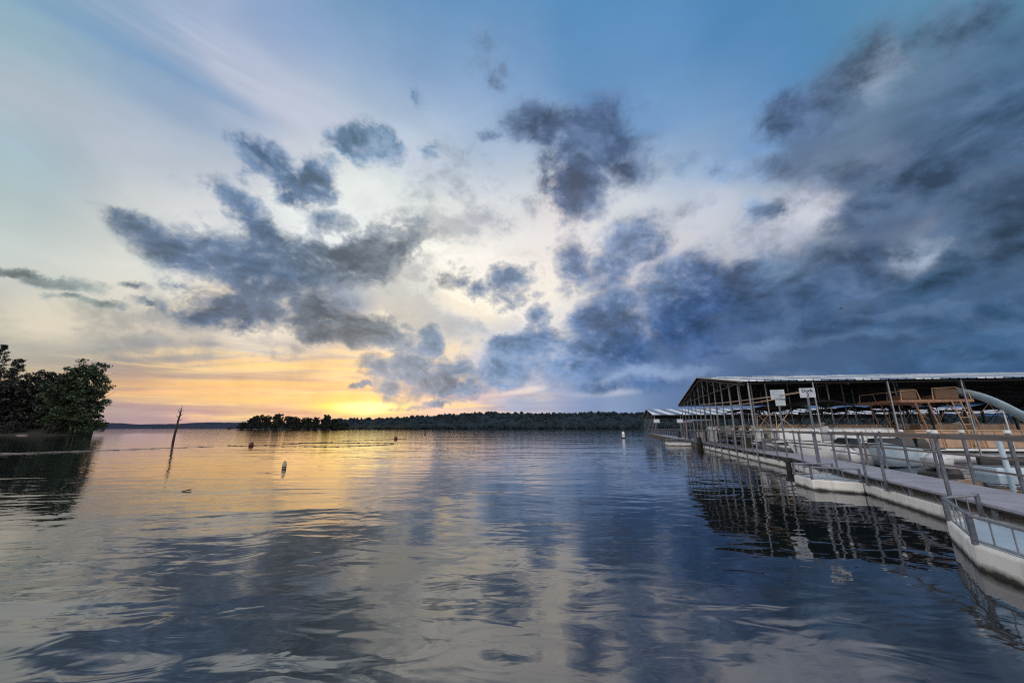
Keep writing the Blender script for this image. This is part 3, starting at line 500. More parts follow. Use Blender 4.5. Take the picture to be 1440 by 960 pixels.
M = {}
M['bark'] = mat('bark', (.05,.04,.032), (.02,.016,.013), .9, 4, bump=.03, stretch=(1,1,.25))
M['deadwood'] = mat('weathered_wood', (.035,.027,.024), (.012,.010,.009), .9, 6, bump=.02, stretch=(1,1,.2))
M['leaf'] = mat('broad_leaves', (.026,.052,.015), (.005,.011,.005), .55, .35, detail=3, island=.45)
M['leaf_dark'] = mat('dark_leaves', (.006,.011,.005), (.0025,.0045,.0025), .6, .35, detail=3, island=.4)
M['needles'] = mat('pine_needles', (.010,.016,.009), (.005,.008,.005), .7, .5, detail=3, island=.4)
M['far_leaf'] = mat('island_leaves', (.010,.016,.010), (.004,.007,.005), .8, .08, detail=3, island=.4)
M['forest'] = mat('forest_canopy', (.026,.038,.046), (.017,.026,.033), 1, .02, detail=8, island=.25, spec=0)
M['forest_far'] = mat('haze_tinted_forest', (.045,.052,.085), (.032,.038,.066), 1, .01, detail=6, spec=0)  # distance haze put into the blue-grey base colour
M['land'] = mat('shore_soil', (.016,.017,.010), (.006,.008,.005), .95, .3, detail=8, bump=.1)
M['concrete'] = mat('ramp_concrete', (.26,.21,.19), (.16,.13,.12), .85, 1.2, bump=.01)
M['galv'] = mat('galvanised_steel', (.30,.32,.35), (.19,.20,.23), .45, 9, metal=.55)
M['post'] = mat('painted_steel_post', (.15,.165,.20), (.075,.085,.11), .5, 7, metal=.25)
M['rail'] = mat('weathered_rail_timber', (.24,.20,.18), (.13,.11,.10), .75, 5, stretch=(.3,.3,3))
M['cap'] = mat('white_post_cap', (.80,.80,.78), (.62,.63,.63), .45, 6)
M['deck'] = mat('deck_boards', (.38,.38,.44), (.27,.27,.32), .7, 2.5, bump=.01)
M['frame'] = mat('dark_dock_frame', (.030,.028,.028), (.014,.013,.013), .7, 4)
M['old_float'] = mat('stained_float', (.16,.11,.08), (.06,.04,.03), .85, 2)
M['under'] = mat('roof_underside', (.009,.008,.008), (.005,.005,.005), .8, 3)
M['truss'] = mat('rusty_truss', (.040,.032,.028), (.018,.015,.013), .7, 4)
M['trim'] = mat('pale_trim', (.42,.36,.33), (.28,.25,.24), .5, 3)
M['tan'] = mat('tan_panel', (.50,.33,.22), (.33,.21,.14), .55, 2)
M['tan_tube'] = mat('tan_tube', (.60,.40,.24), (.45,.29,.17), .45, 5)
M['gel'] = mat('white_gelcoat', (.80,.80,.79), (.66,.68,.70), .25, 1.5)
M['gel_blue'] = mat('pale_blue_gelcoat', (.50,.62,.72), (.38,.50,.60), .25, 1.5)
M['canvas'] = mat('dark_canvas', (.018,.017,.020), (.010,.010,.012), .9, 5)
M['canvas_brown'] = mat('brown_canvas', (.065,.045,.036), (.035,.026,.022), .9, 5)
M['seat'] = mat('vinyl_seat', (.55,.50,.45), (.42,.38,.34), .5, 4)
M['black'] = mat('black_plastic', (.014,.014,.015), (.008,.008,.009), .35, 6)
M['alu'] = mat('dull_aluminium', (.50,.51,.53), (.36,.37,.40), .35, 4, metal=.7)
M['glass'] = mat('smoked_windscreen', (.03,.035,.04), (.02,.022,.026), .08, 2)
M['wicker'] = mat('brown_wicker', (.22,.13,.08), (.09,.05,.03), .8, 40)
M['orange'] = mat('orange_tube', (.36,.18,.10), (.22,.10,.06), .5, 5)
M['slide'] = mat('pale_blue_slide', (.34,.45,.52), (.22,.32,.38), .3, 2)
M['red'] = mat('red_float', (.14,.020,.014), (.07,.012,.010), .45, 5)
M['sign'] = mat('sign_white', (.52,.56,.60), (.40,.44,.49), .5, 5)
M['ink'] = mat('sign_ink', (.02,.025,.05), (.015,.02,.04), .6, 5)
M['ink_pale'] = mat('sign_faded_ink', (.28,.32,.40), (.22,.26,.34), .7, 5)
M['rope'] = mat('float_rope', (.10,.085,.075), (.04,.034,.03), .8, 6)
M['rope_pale'] = mat('pale_float_rope', (.34,.31,.28), (.16,.15,.14), .8, 3)
M['grey_box'] = mat('grey_plastic', (.20,.20,.21), (.13,.13,.14), .6, 5)

def float_mat():
    """white pontoon skin: streaked, with a dark line of weed at the water"""
    m = mat('white_float', (.88,.85,.79), (.72,.69,.63), .55, 1.6, stretch=(1,1,.4)); t = m.node_tree; N = t.nodes; L = t.links
    b = N['Principled BSDF']; src = b.inputs['Base Color'].links[0].from_socket
    g = N.new('ShaderNodeNewGeometry'); s = N.new('ShaderNodeSeparateXYZ'); L.new(g.outputs['Position'], s.inputs[0])
    n = N.new('ShaderNodeTexNoise'); n.inputs['Scale'].default_value = 5; n.inputs['Detail'].default_value = 6; L.new(g.outputs['Position'], n.inputs['Vector'])
    ma = N.new('ShaderNodeMath'); ma.operation = 'MULTIPLY_ADD'; L.new(n.outputs['Fac'], ma.inputs[0]); ma.inputs[1].default_value = -.10; L.new(s.outputs['Z'], ma.inputs[2])
    mps = N.new('ShaderNodeMapping'); mps.inputs['Scale'].default_value = (7, 7, .5); L.new(g.outputs['Position'], mps.inputs[0])
    n2 = N.new('ShaderNodeTexNoise'); n2.inputs['Scale'].default_value = 1; n2.inputs['Detail'].default_value = 7; L.new(mps.outputs[0], n2.inputs['Vector'])
    r2 = N.new('ShaderNodeMapRange'); L.new(n2.outputs['Fac'], r2.inputs[0]); r2.inputs[1].default_value = .52; r2.inputs[2].default_value = .72; r2.inputs[4].default_value = .42
    m2 = N.new('ShaderNodeMix'); m2.data_type = 'RGBA'; L.new(r2.outputs[0], m2.inputs[0]); L.new(src, m2.inputs[6]); m2.inputs[7].default_value = (.33,.27,.20,1); src = m2.outputs[2]
    mr = N.new('ShaderNodeMapRange'); L.new(ma.outputs[0], mr.inputs[0])
    mr.inputs[1].default_value = -.03; mr.inputs[2].default_value = .05
    mx = N.new('ShaderNodeMix'); mx.data_type = 'RGBA'; L.new(mr.outputs[0], mx.inputs[0]); mx.inputs[6].default_value = (.03,.025,.014,1); L.new(src, mx.inputs[7])
    L.new(mx.outputs[2], b.inputs['Base Color'])
    return m
M['float'] = float_mat()

def striped_roof():
    m = mat('striped_metal_roof', (.86,.87,.88), (.76,.78,.80), .38, 1.5, metal=.15); t = m.node_tree; N = t.nodes; L = t.links
    b = N['Principled BSDF']; src = b.inputs['Base Color'].links[0].from_socket
    g = N.new('ShaderNodeTexCoord'); s = N.new('ShaderNodeSeparateXYZ'); L.new(g.outputs['Object'], s.inputs[0])
    a = N.new('ShaderNodeMath'); a.operation = 'MULTIPLY'; L.new(s.outputs['X'], a.inputs[0]); a.inputs[1].default_value = 1/2.8
    f = N.new('ShaderNodeMath'); f.operation = 'FRACT'; L.new(a.outputs[0], f.inputs[0])
    c = N.new('ShaderNodeMath'); c.operation = 'GREATER_THAN'; L.new(f.outputs[0], c.inputs[0]); c.inputs[1].default_value = .5
    mx = N.new('ShaderNodeMix'); mx.data_type = 'RGBA'; L.new(c.outputs[0], mx.inputs[0]); L.new(src, mx.inputs[6]); mx.inputs[7].default_value = (.13,.20,.31,1)
    L.new(mx.outputs[2], b.inputs['Base Color'])
    return m
M['roof'] = striped_roof()
# ------------------------------------------------------------------ water, hills, island, shore
def water_mat():
    m = bpy.data.materials.new('lake_water'); m.use_nodes = True; t = m.node_tree; N = t.nodes; L = t.links
    N.clear()
    out = N.new('ShaderNodeOutputMaterial')
    geo = N.new('ShaderNodeNewGeometry')
    def noise_h(sx, sy, rot, detail, rough, dist):
        mp = N.new('ShaderNodeMapping'); mp.inputs['Scale'].default_value = (sx, sy, 1); mp.inputs['Rotation'].default_value = (0, 0, R(rot))
        L.new(geo.outputs['Position'], mp.inputs[0])
        n = N.new('ShaderNodeTexNoise'); n.noise_dimensions = '2D'; n.inputs['Scale'].default_value = 1; n.inputs['Detail'].default_value = detail
        n.inputs['Roughness'].default_value = rough; n.inputs['Distortion'].default_value = dist
        L.new(mp.outputs[0], n.inputs['Vector']); return n.outputs['Fac']
    # calm and ruffled patches
    patch = noise_h(.030, .13, 8, 3, .55, .4)
    pr = N.new('ShaderNodeMapRange'); L.new(patch, pr.inputs[0]); pr.inputs[1].default_value = .35; pr.inputs[2].default_value = .65; pr.inputs[3].default_value = .5; pr.inputs[4].default_value = 1.3
    def mth(op, a, b, c=None):
        n = N.new('ShaderNodeMath'); n.operation = op
        for i, v in enumerate((a, b, c)):
            if v is None: continue
            if isinstance(v, (int, float)): n.inputs[i].default_value = v
            else: L.new(v, n.inputs[i])
        return n.outputs[0]
    big = noise_h(.50, .95, 14, 2, .45, .6)
    mid = noise_h(1.5, 3.0, -9, 2, .45, .7)
    small = noise_h(4.5, 9.0, 6, 2, .5, .3)
    swell = noise_h(.11, .42, 5, 3, .5, .35)
    h = mth('MULTIPLY', mth('MULTIPLY', swell, .034), pr.outputs[0])
    h = mth('MULTIPLY_ADD', big, .017, h)
    h = mth('MULTIPLY_ADD', mth('MULTIPLY', mid, pr.outputs[0]), .0042, h)
    h = mth('MULTIPLY_ADD', mth('MULTIPLY', small, pr.outputs[0]), .0005, h)
    bp = N.new('ShaderNodeBump'); bp.inputs['Strength'].default_value = 1.0; bp.inputs['Distance'].default_value = 1.0
    L.new(h, bp.inputs['Height'])
    gl = N.new('ShaderNodeBsdfGlossy'); gl.inputs['Roughness'].default_value = .02; gl.inputs['Color'].default_value = (.96,.97,1,1); L.new(bp.outputs[0], gl.inputs['Normal'])
    df = N.new('ShaderNodeBsdfDiffuse'); df.inputs['Color'].default_value = (.008,.012,.014,1)
    fr = N.new('ShaderNodeFresnel'); fr.inputs['IOR'].default_value = 2.4; L.new(bp.outputs[0], fr.inputs['Normal'])
    mx = N.new('ShaderNodeMixShader'); L.new(fr.outputs[0], mx.inputs[0]); L.new(df.outputs[0], mx.inputs[1]); L.new(gl.outputs[0], mx.inputs[2])
    L.new(mx.outputs[0], out.inputs[0])
    return m
w = MB().add([(-7000,-300,0),(7000,-300,0),(7000,9000,0),(-7000,9000,0)], [(0,1,2,3)]).build('lake_water', water_mat())
tag(w, kind='structure')

def interp(tab, x):
    if x <= tab[0][0]: return tab[0][1]
    for (a, p), (b, q) in zip(tab, tab[1:]):
        if x <= b:
            t = (x-a)/(b-a); t = t*t*(3-2*t); return p+(q-p)*t
    return tab[-1][1]
# a ridge: heading (x over y) -> slope of its skyline
def ridge(name, m, heads, sky, y0, y1, ncol, nrow, lump, label_kind='structure'):
    mb = MB(); vs = []; fs = []
    for i in range(ncol+1):
        hx = heads[0]+(heads[1]-heads[0])*i/ncol
        top = interp(sky, hx)*y1-1.5
        for j in range(nrow+1):
            t = j/nrow; tt = min(1, t/.75)
            Y = y0+(y1/.75*1.0-y0)*t if False else y0+(y1-y0)*t/.75
            X = hx*Y
            prof = math.sin(min(1, tt)*math.pi/2)**.8 if t <= .75 else 1-.5*((t-.75)/.25)
            z = -1+(top+1)*prof
            l = noise.noise((X*lump, Y*lump, 3.1))+.6*noise.noise((X*lump*2.3, Y*lump*2.3, 9.1))
            z += l*2.2*min(1, t*6)*min(1, (1.02-t)*4)
            if j == 0: z = -.5
            if j == 1: z = max(z, 5+2*l)
            vs.append((X, Y, z))
    for i in range(ncol):
        for j in range(nrow):
            a = i*(nrow+1)+j; fs.append((a, a+nrow+1, a+nrow+2, a+1))
    o = mb.add(vs, fs).build(name, m, smooth=False)
    return tag(o, kind='structure')
HILL_SKY = [(-.52,.012),(-.45,.0225),(-.37,.0235),(-.30,.026),(-.22,.031),(-.15,.034),(-.06,.0395),(.02,.0375),(.075,.0355),(.15,.036),(.24,.0390),(.34,.0375),(.6,.036),(1.0,.034),(1.5,.03)]
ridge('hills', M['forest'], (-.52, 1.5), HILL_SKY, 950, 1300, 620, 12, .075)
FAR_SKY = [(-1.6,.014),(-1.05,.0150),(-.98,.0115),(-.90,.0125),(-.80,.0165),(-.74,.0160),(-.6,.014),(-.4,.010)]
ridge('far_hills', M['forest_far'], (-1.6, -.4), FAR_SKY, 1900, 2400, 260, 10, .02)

# the far wood: lumpy crowns along the crest and the waterside
def crown_lumps(spots):
    mb = MB()
    bm = bmesh.new(); bmesh.ops.create_icosphere(bm, subdivisions=1, radius=1); bm.verts.ensure_lookup_table()
    vs = [v.co.copy() for v in bm.verts]; fs = [tuple(v.index for v in f.verts) for f in bm.faces]; bm.free()
    for (x, y, z, rx, rz) in spots:
        mb.add([(x+v.x*rx*random.uniform(.75,1.2), y+v.y*rx*random.uniform(.75,1.2), z+v.z*rz*random.uniform(.75,1.2)) for v in vs], fs)
    return mb
sp = []
for k in range(1500):
    hx = random.uniform(-.5, 1.3); Y = random.uniform(1230, 1330); top = interp(HILL_SKY, hx)*1300+1.7
    sp.append((hx*Y, Y, top-random.uniform(3, 6), random.uniform(3, 6), random.uniform(2.5, 5)))
for k in range(1100):
    hx = random.uniform(-.5, 1.3); Y = random.uniform(950, 985)
    sp.append((hx*Y, Y, random.uniform(2, 7), random.uniform(4, 8), random.uniform(4, 8)))
for k in range(900):
    hx = random.uniform(-.5, 1.2); t = random.random(); Y = 960+t*300; top = interp(HILL_SKY, hx)*1300
    sp.append((hx*Y, Y, top*math.sin(t*1.5)**.8+random.uniform(-1, 2), random.uniform(4, 8), random.uniform(4, 7)))
tag(crown_lumps(sp).build('forest', M['forest']), 'dark wooded ridge across the lake, one mass of trees', 'forest', kind='stuff')
sp = [(x, random.uniform(1420, 1500), random.uniform(0, 3), random.uniform(4, 9), random.uniform(3, 5)) for x in [random.uniform(-1.02, -.52)*1450 for _ in range(150)]]
# pale clearings on the far slope
clr = mat('pale_clearing', (.10,.11,.10), (.06,.07,.065), .95, .05)

# ---- trees
def limbs(mb, base, top, r, n, spread, seed):
    rnd = random.Random(seed); base, top = Vector(base), Vector(top); h = (top-base).length
    pts = [base.lerp(top, k/6)+Vector((rnd.uniform(-1,1), rnd.uniform(-1,1), 0))*h*.012*(k > 0) for k in range(7)]
    mb.tube(pts, [r*(1.25-.95*k/6) for k in range(7)], 8)
    for i in range(n):
        t = rnd.uniform(.25, .92); p = base.lerp(top, t); a = rnd.uniform(0, 6.28); L = spread*(1.1-t*.55)*rnd.uniform(.6, 1)
        d = Vector((math.cos(a), math.sin(a), rnd.uniform(.15, .75)))
        q = p+d*L*.5+Vector((0,0,.05*L)); e = p+d*L+Vector((rnd.uniform(-.1,.1)*L, rnd.uniform(-.1,.1)*L, rnd.uniform(-.05,.25)*L))
        mb.tube([p, q, e], [r*.38*(1.1-t), r*.24*(1.1-t), r*.08], 6)
def leaves(mb, clumps, per, size, rnd):
    for (c, cr) in clumps:
        for _ in range(per):
            d = Vector((rnd.gauss(0,1), rnd.gauss(0,1), rnd.gauss(0,1))); d.normalize()
            p = c+d*cr*rnd.random()**.45*Vector((1,1,.72)).length/1.57 if False else c+Vector((d.x, d.y, d.z*.7))*cr*rnd.random()**.45
            a = Vector((rnd.gauss(0,1), rnd.gauss(0,1), rnd.gauss(0,.6))).normalized(); b = a.cross(Vector((rnd.gauss(0,1), rnd.gauss(0,1), rnd.gauss(0,1)))).normalized()
            s = size*rnd.uniform(.6, 1.25)
            mb.add([p-a*s*.55, p+b*s*.32, p+a*s*.55, p-b*s*.32], [(0,1,2,3)])
def broad_tree(name, label, loc, h, lobes, seed, per=26, size=.55, nclump=150, m='leaf', trunk_r=.35, group=None, crr=1.5, cat='tree'):
    """lobes: (x, y, z, rx, ry, rz) measured from the foot"""
    rnd = random.Random(seed); root = thing(name, label, cat, loc, 0, group)
    tb = MB(); limbs(tb, (0,0,-.6), (rnd.uniform(-.4,.4), rnd.uniform(-.3,.3), h*.86), trunk_r, 12, h*.36, seed)
    tb.build('trunk', M['bark'], root, smooth=True)
    vol = [l[3]*l[4]*l[5] for l in lobes]; clumps = []
    for k in range(nclump):
        l = rnd.choices(lobes, vol)[0]
        d = Vector((rnd.gauss(0,1), rnd.gauss(0,1), rnd.gauss(0,1))).normalized()*rnd.random()**.34
        clumps.append((Vector((l[0]+d.x*l[3], l[1]+d.y*l[4], l[2]+d.z*l[5])), crr*rnd.uniform(.55, 1.15)))
    cb = MB(); leaves(cb, clumps, per, size, rnd); cb.build('crown', M[m], root)
    return root
def pine_tree(label, loc, h, seed, first=.45, spread=3.4, group=None):
    rnd = random.Random(seed); root = thing('pine_tree', label, 'pine tree', loc, 0, group)
    tb = MB(); tb.tube([(0,0,-.5), (.2,0,h*.5), (.5,0,h)], [.32,.22,.05], 8)
    cb = MB()
    for k in range(17):
        t = first+(1-first)*k/16; z = h*t; L = spread*(1.15-t)*1.35*rnd.uniform(.7, 1.15)
        for j in range(3):
            a = rnd.uniform(0, 6.28); d = Vector((math.cos(a), math.sin(a), rnd.uniform(0,.3)))
            p = Vector((.5*t,0,z)); tb.tube([p, p+d*L*.5, p+d*L], [.07,.05,.02], 5)
            leaves(cb, [(p+d*L*u, .62*rnd.uniform(.7,1.2)) for u in (.55,.8,1)], 16, .42, rnd)
    leaves(cb, [(Vector((.5,0,h)), .7)], 16, .42, rnd)
    tb.build('trunk', M['bark'], root, smooth=True); cb.build('crown', M['needles'], root)
    return root

# shore: low land at the left
vs = []; fs = []
edge = [(-178,158),(-146,129),(-126,112),(-112,102),(-107,97),(-110,94),(-116,92),(-130,91),(-160,88),(-210,80)]
for i, (x, y) in enumerate(edge):
    for j, (dx, dy, z) in enumerate([(.3,-.3,-.4),(-.5,.5,.25),(-4,4,1.0),(-14,16,2.2),(-60,60,4)]):
        k = .4+.6*noise.noise((x*.1, y*.1, j))
        vs.append((x+dx, y+dy*(1 if i > 3 else .3), z+(k*.3 if j > 0 else 0)))
for i in range(len(edge)-1):
    for j in range(4):
        a = i*5+j; fs.append((a, a+5, a+6, a+1))
tag(MB().add(vs, fs).build('shore_ground', M['land'], smooth=True), kind='structure')
rb = MB(); rb.add([(-119.5,93.6,.55),(-117.4,93.6,.55),(-116.4,90.6,-.15),(-118.9,90.6,-.15),(-119.5,93.6,.15),(-117.4,93.6,.15),(-116.4,90.6,-.5),(-118.9,90.6,-.5)], [(0,1,2,3),(4,7,6,5),(0,4,5,1),(1,5,6,2),(2,6,7,3),(3,7,4,0)])
tag(rb.build('boat_ramp', M['concrete']), 'pale pinkish concrete boat ramp under the dark shore trees', 'boat ramp')

T = broad_tree
GRP = 'trees on the left shore'
T('broadleaf_tree', 'tall bright green tree standing at the tip of the left shore', (-112.5,98,.4), 20,
  [(-.5,0,16.6,4.0,4,2.4),(-1,0,14.5,5.2,4,2.6),(4.4,-1,12.2,3.6,3,1.7),(-3,-1,11,6.4,5,4.0),(2.0,-1,8.6,4.2,4,3.0),(3.2,-2,5.0,4.6,3,3.4),(4.6,-2,2.6,4.2,3,2.2),(-3,-1,5,6.5,4,4.5)], 11, per=34, size=.62, nclump=430, group=GRP, crr=1.25)
T('broadleaf_tree', 'rounded tree left of the tall bright green one, lower crown', (-128,101,.5), 18,
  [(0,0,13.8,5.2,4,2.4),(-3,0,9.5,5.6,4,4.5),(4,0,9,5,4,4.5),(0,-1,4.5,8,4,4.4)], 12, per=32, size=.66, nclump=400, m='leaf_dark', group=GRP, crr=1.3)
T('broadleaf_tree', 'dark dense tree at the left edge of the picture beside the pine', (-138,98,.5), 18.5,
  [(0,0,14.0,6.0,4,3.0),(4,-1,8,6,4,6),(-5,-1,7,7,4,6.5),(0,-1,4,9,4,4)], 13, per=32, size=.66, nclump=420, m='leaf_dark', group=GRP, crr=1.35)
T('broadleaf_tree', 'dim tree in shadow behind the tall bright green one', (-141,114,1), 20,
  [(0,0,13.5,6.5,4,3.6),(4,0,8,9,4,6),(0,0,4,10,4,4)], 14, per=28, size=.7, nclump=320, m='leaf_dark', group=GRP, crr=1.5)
pine_tree('tall pine with layered boughs rising above the left shore trees', (-150.5,111,.8), 21.0, 21, .62, 3.8)
pine_tree('pine cut off by the left edge, its top above the dark trees', (-165,117,1.0), 26.5, 22, .6, 4.4)
SG = 'bushes along the left shore'
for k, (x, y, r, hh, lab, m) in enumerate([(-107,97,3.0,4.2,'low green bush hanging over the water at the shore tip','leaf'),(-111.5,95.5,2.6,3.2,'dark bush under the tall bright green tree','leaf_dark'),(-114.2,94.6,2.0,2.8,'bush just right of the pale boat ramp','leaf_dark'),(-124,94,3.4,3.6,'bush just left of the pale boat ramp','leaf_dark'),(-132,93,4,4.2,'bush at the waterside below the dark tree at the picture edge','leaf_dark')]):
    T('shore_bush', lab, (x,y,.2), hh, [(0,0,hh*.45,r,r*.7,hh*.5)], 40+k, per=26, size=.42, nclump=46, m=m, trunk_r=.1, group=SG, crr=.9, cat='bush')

# island with its own trees
vs = [(0,0,2.2)]; n = 40
for j in range(n):
    a = 2*math.pi*j/n; vs.append((math.cos(a)*84, math.sin(a)*16, -.4))
isl = MB().add(vs, [(0, 1+j, 1+(j+1) % n) for j in range(n)]).build('island_ground', M['land']); isl.location = (-326, 565, 0); tag(isl, kind='structure')
IG = 'trees on the island'
hts = [(-398,9),(-389,14.5),(-380,17.5),(-371,19),(-362,18),(-352,19.5),(-343,20.5),(-334,18),(-325,16.5),(-316,14),(-308,15.5),(-299,14.5),(-290,16),(-281,14),(-272,19.5),(-264,13),(-256,10),(-248,8)]
where = ['leftmost, low one at the water', 'second from the left', 'third from the left', 'left of the first gap', 'right of the first gap', 'tall, left of the two highest', 'tallest of the left half', 'just right of the tallest', 'with a flat top near the middle', 'low one in the middle dip', 'rounded one past the middle dip', 'small one past the middle', 'broad one right of the middle', 'left neighbour of the tall dome', 'tall dome near the right end', 'right neighbour of the tall dome', 'second from the right end', 'rightmost, lowest one']
hts = [(x, h*1.08) for x, h in hts]
for k, ((x, h), wlab) in enumerate(zip(hts, where)):
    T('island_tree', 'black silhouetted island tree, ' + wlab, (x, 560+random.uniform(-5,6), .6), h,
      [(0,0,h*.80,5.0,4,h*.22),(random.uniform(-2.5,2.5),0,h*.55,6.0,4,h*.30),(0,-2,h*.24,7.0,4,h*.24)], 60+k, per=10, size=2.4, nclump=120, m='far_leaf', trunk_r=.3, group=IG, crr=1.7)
sp = [(random.uniform(-262,-150), random.uniform(560,575), random.uniform(.5,3.5), random.uniform(2,5), random.uniform(2,4)) for _ in range(120)]
tag(crown_lumps(sp).build('undergrowth', M['far_leaf']), 'low dark scrub trailing off the right end of the island', 'scrub', kind='stuff')
tag(MB().add([(-320,556,-.3),(-140,556,-.3),(-140,580,-.3),(-320,580,-.3),(-300,562,.7),(-160,562,.5),(-160,576,.5),(-300,576,.7)], [(4,5,6,7),(0,1,5,4),(1,2,6,5),(2,3,7,6),(3,0,4,7)]).build('island_spit_ground', M['land']), kind='structure')
for k, (x, y, r, lab) in enumerate([(-428,575,4,'small dark shrub at the waterline left of the island'),(-176,500,4.5,'small dark shrub clump below the sunset glow'),(-140,500,5,'squat dark shrub clump right of the sunset glow'),(-103,500,5.5,'dark shrub clump alone at the far waterline, rightmost')]):
    T('waterside_shrub', lab, (x,y,0), 3.2, [(0,0,1.6,r,2,1.5)], 90+k, per=12, size=.9, nclump=30, m='far_leaf', trunk_r=.12, group='shrubs along the far waterline', crr=1.0, cat='shrub')

# dead trunk standing in the water
root = thing('dead_tree', 'bare dead trunk with broken branch stubs standing in the water', 'dead tree', (-46.3,52.3,0))
tb = MB(); pts = [(0,0,-1.2),(.02,0,.8),(.10,0,1.8),(.09,.03,2.7),(.22,0,3.5),(.22,.02,4.1),(.30,0,4.7)]
tb.tube(pts, [.15,.14,.125,.11,.09,.06,.02], 9); tb.build('trunk', M['deadwood'], root, smooth=True)
for (z, a, L, r) in [(2.2,2.6,.35,.05),(2.7,.3,.45,.05),(3.1,3.4,.5,.06),(3.35,.1,.4,.05),(3.7,2.9,.75,.06),(3.9,.4,.35,.04),(4.15,3.2,.4,.04),(1.6,.2,.25,.05)]:
    x = .05+.05*z; p = Vector((x,0,z)); d = Vector((math.cos(a)*.8, math.sin(a), .55))
    MB().tube([p, p+d*L*.6, p+d*L+Vector((0,0,L*.2))], [r, r*.7, r*.25], 6).build('branch', M['deadwood'], root, smooth=True)
# ------------------------------------------------------------------ docks
A_NEAR, A_FAR = math.atan(.41), math.atan(.274)
DECK, RAIL = .50, 1.60
def along(o, a, s, n=0.0, z=0.0):
    """point s metres along a dock from o and n metres to its inner side"""
    return Vector((o[0]+math.sin(a)*s+math.cos(a)*n, o[1]+math.cos(a)*s-math.sin(a)*n, z))
O_NEAR = (5.31, .5); O_FAR = (11.90, 16.55)
LN = 17.2

def walkway(name, label, o, a, L, wid, floats, posts_out, posts_in, rails_in, group, zd=DECK, rail_out=(0, None), rail_in=(0, None), caps=True):
    root = thing(name, label, 'dock', (o[0], o[1], 0), -a, group)
    # deck boards with fine gaps
    d = MB(); y = 0.0
    while y < L-.05:
        d.box((0, y, zd-.045), (wid, min(y+.29, L), zd)); y += .30
    d.build('deck', M['deck'], root)
    fr = MB()
    for x in (.10, wid-.16): fr.box((x, 0, zd-.13), (x+.06, L, zd-.048))
    fr.box((-.005, 0, zd-.075), (.02, L, zd-.046))
    y = .6
    while y < L: fr.box((.163, y, zd-.12), (wid-.163, y+.06, zd-.05)); y += 2.2
    fr.build('deck_frame', M['frame'], root)
    for (y0, y1, m) in floats:
        y = y0
        while y < y1-.2:
            e = min(y+2.95, y1)
            MB().box((.0, y+.012, -.35), (wid-.12, e-.012, .26)).build('pontoon', M[m], root, bevel=.025); y = e
    y = .7; k = 0
    while y < L and k < 34:
        s = MB(); s.bar((.05, y, .255), (.05, y, zd-.047), .05)
        s.bar((.05, y+.12, .262), (.05, y+.40, zd-.047), .018, .018)
        s.build('stanchion', M['galv'], root); y += 1.15; k += 1
    for n, ys in ((-.03, posts_out), (wid+.03, posts_in)):
        for y in ys:
            b = .255 if n < 0 else zd-.2
            p = MB().box((n-.024, y-.024, b), (n+.024, y+.024, RAIL)).build('railing_post', M['post'], root)
            if n < 0: MB().box((n-.05, y-.06, b-.003), (n+.09, y+.06, b+.012)).build('foot_plate', M['galv'], p)
            if caps and y < 14: MB().lathe([(.045,0),(.052,.012),(.052,.05),(.035,.065)], 10, (n, y, RAIL)).build('post_cap', M['cap'], p)
    def rail(n, z, y0, y1, h, m, nm):
        if y1 > y0: MB().box((n-.02, y0, z-h/2), (n+.02, y1, z+h/2)).build(nm, M[m], root)
    if rail_out[1]: rail(-.03+.05, RAIL-.06, rail_out[0], rail_out[1], .065, 'rail', 'top_rail')
    if rail_in[1]:
        rail(wid+.03-.05, RAIL-.06, rail_in[0], rail_in[1], .07, 'rail', 'top_rail')
        for z in rails_in: rail(wid+.03-.05, z, rail_in[0], rail_in[1], .04, 'rail', 'mid_rail')
    return root
near = walkway('dock_walkway', 'near grey dock walkway on clean white pontoons with white capped railing posts', O_NEAR, A_NEAR, LN, 1.36,
    [(0, LN, 'float')], [2.6,4.95,7.30,9.55,10.5,12.3,13.9,15.5], [4.6,5.7,6.9,8.05,9.3,10.45,11.7,12.9,14.1,15.4],
    (1.12,.84), 'dock walkways', rail_out=(.3, LN-.3), rail_in=(.3, LN-.3))
LF = 17.0
far = walkway('dock_walkway', 'long straight dock walkway under the roof ends with white pontoons', O_FAR, A_FAR, LF, 1.4,
    [(.15, LF, 'float')], [1.2+1.6*k for k in range(10)], [.9+2.1*k for k in range(8)], (1.12,.84), 'dock walkways', zd=DECK-.006, rail_out=(.4, LF), rail_in=(.4, LF))
OF2 = along(O_FAR, A_FAR, LF+.05)
LX = 60.0
far2 = walkway('dock_walkway', 'farthest dock walkway on brown stained pontoons beyond the white ones', (OF2.x, OF2.y), A_FAR, LX, 1.6,
    [(.1, LX, 'old_float')], [.8+2.4*k for k in range(25)], [1.5+3.2*k for k in range(18)], (1.1,), 'dock walkways', zd=DECK-.012, rail_out=(.3, LX), rail_in=(.3, LX), caps=False)

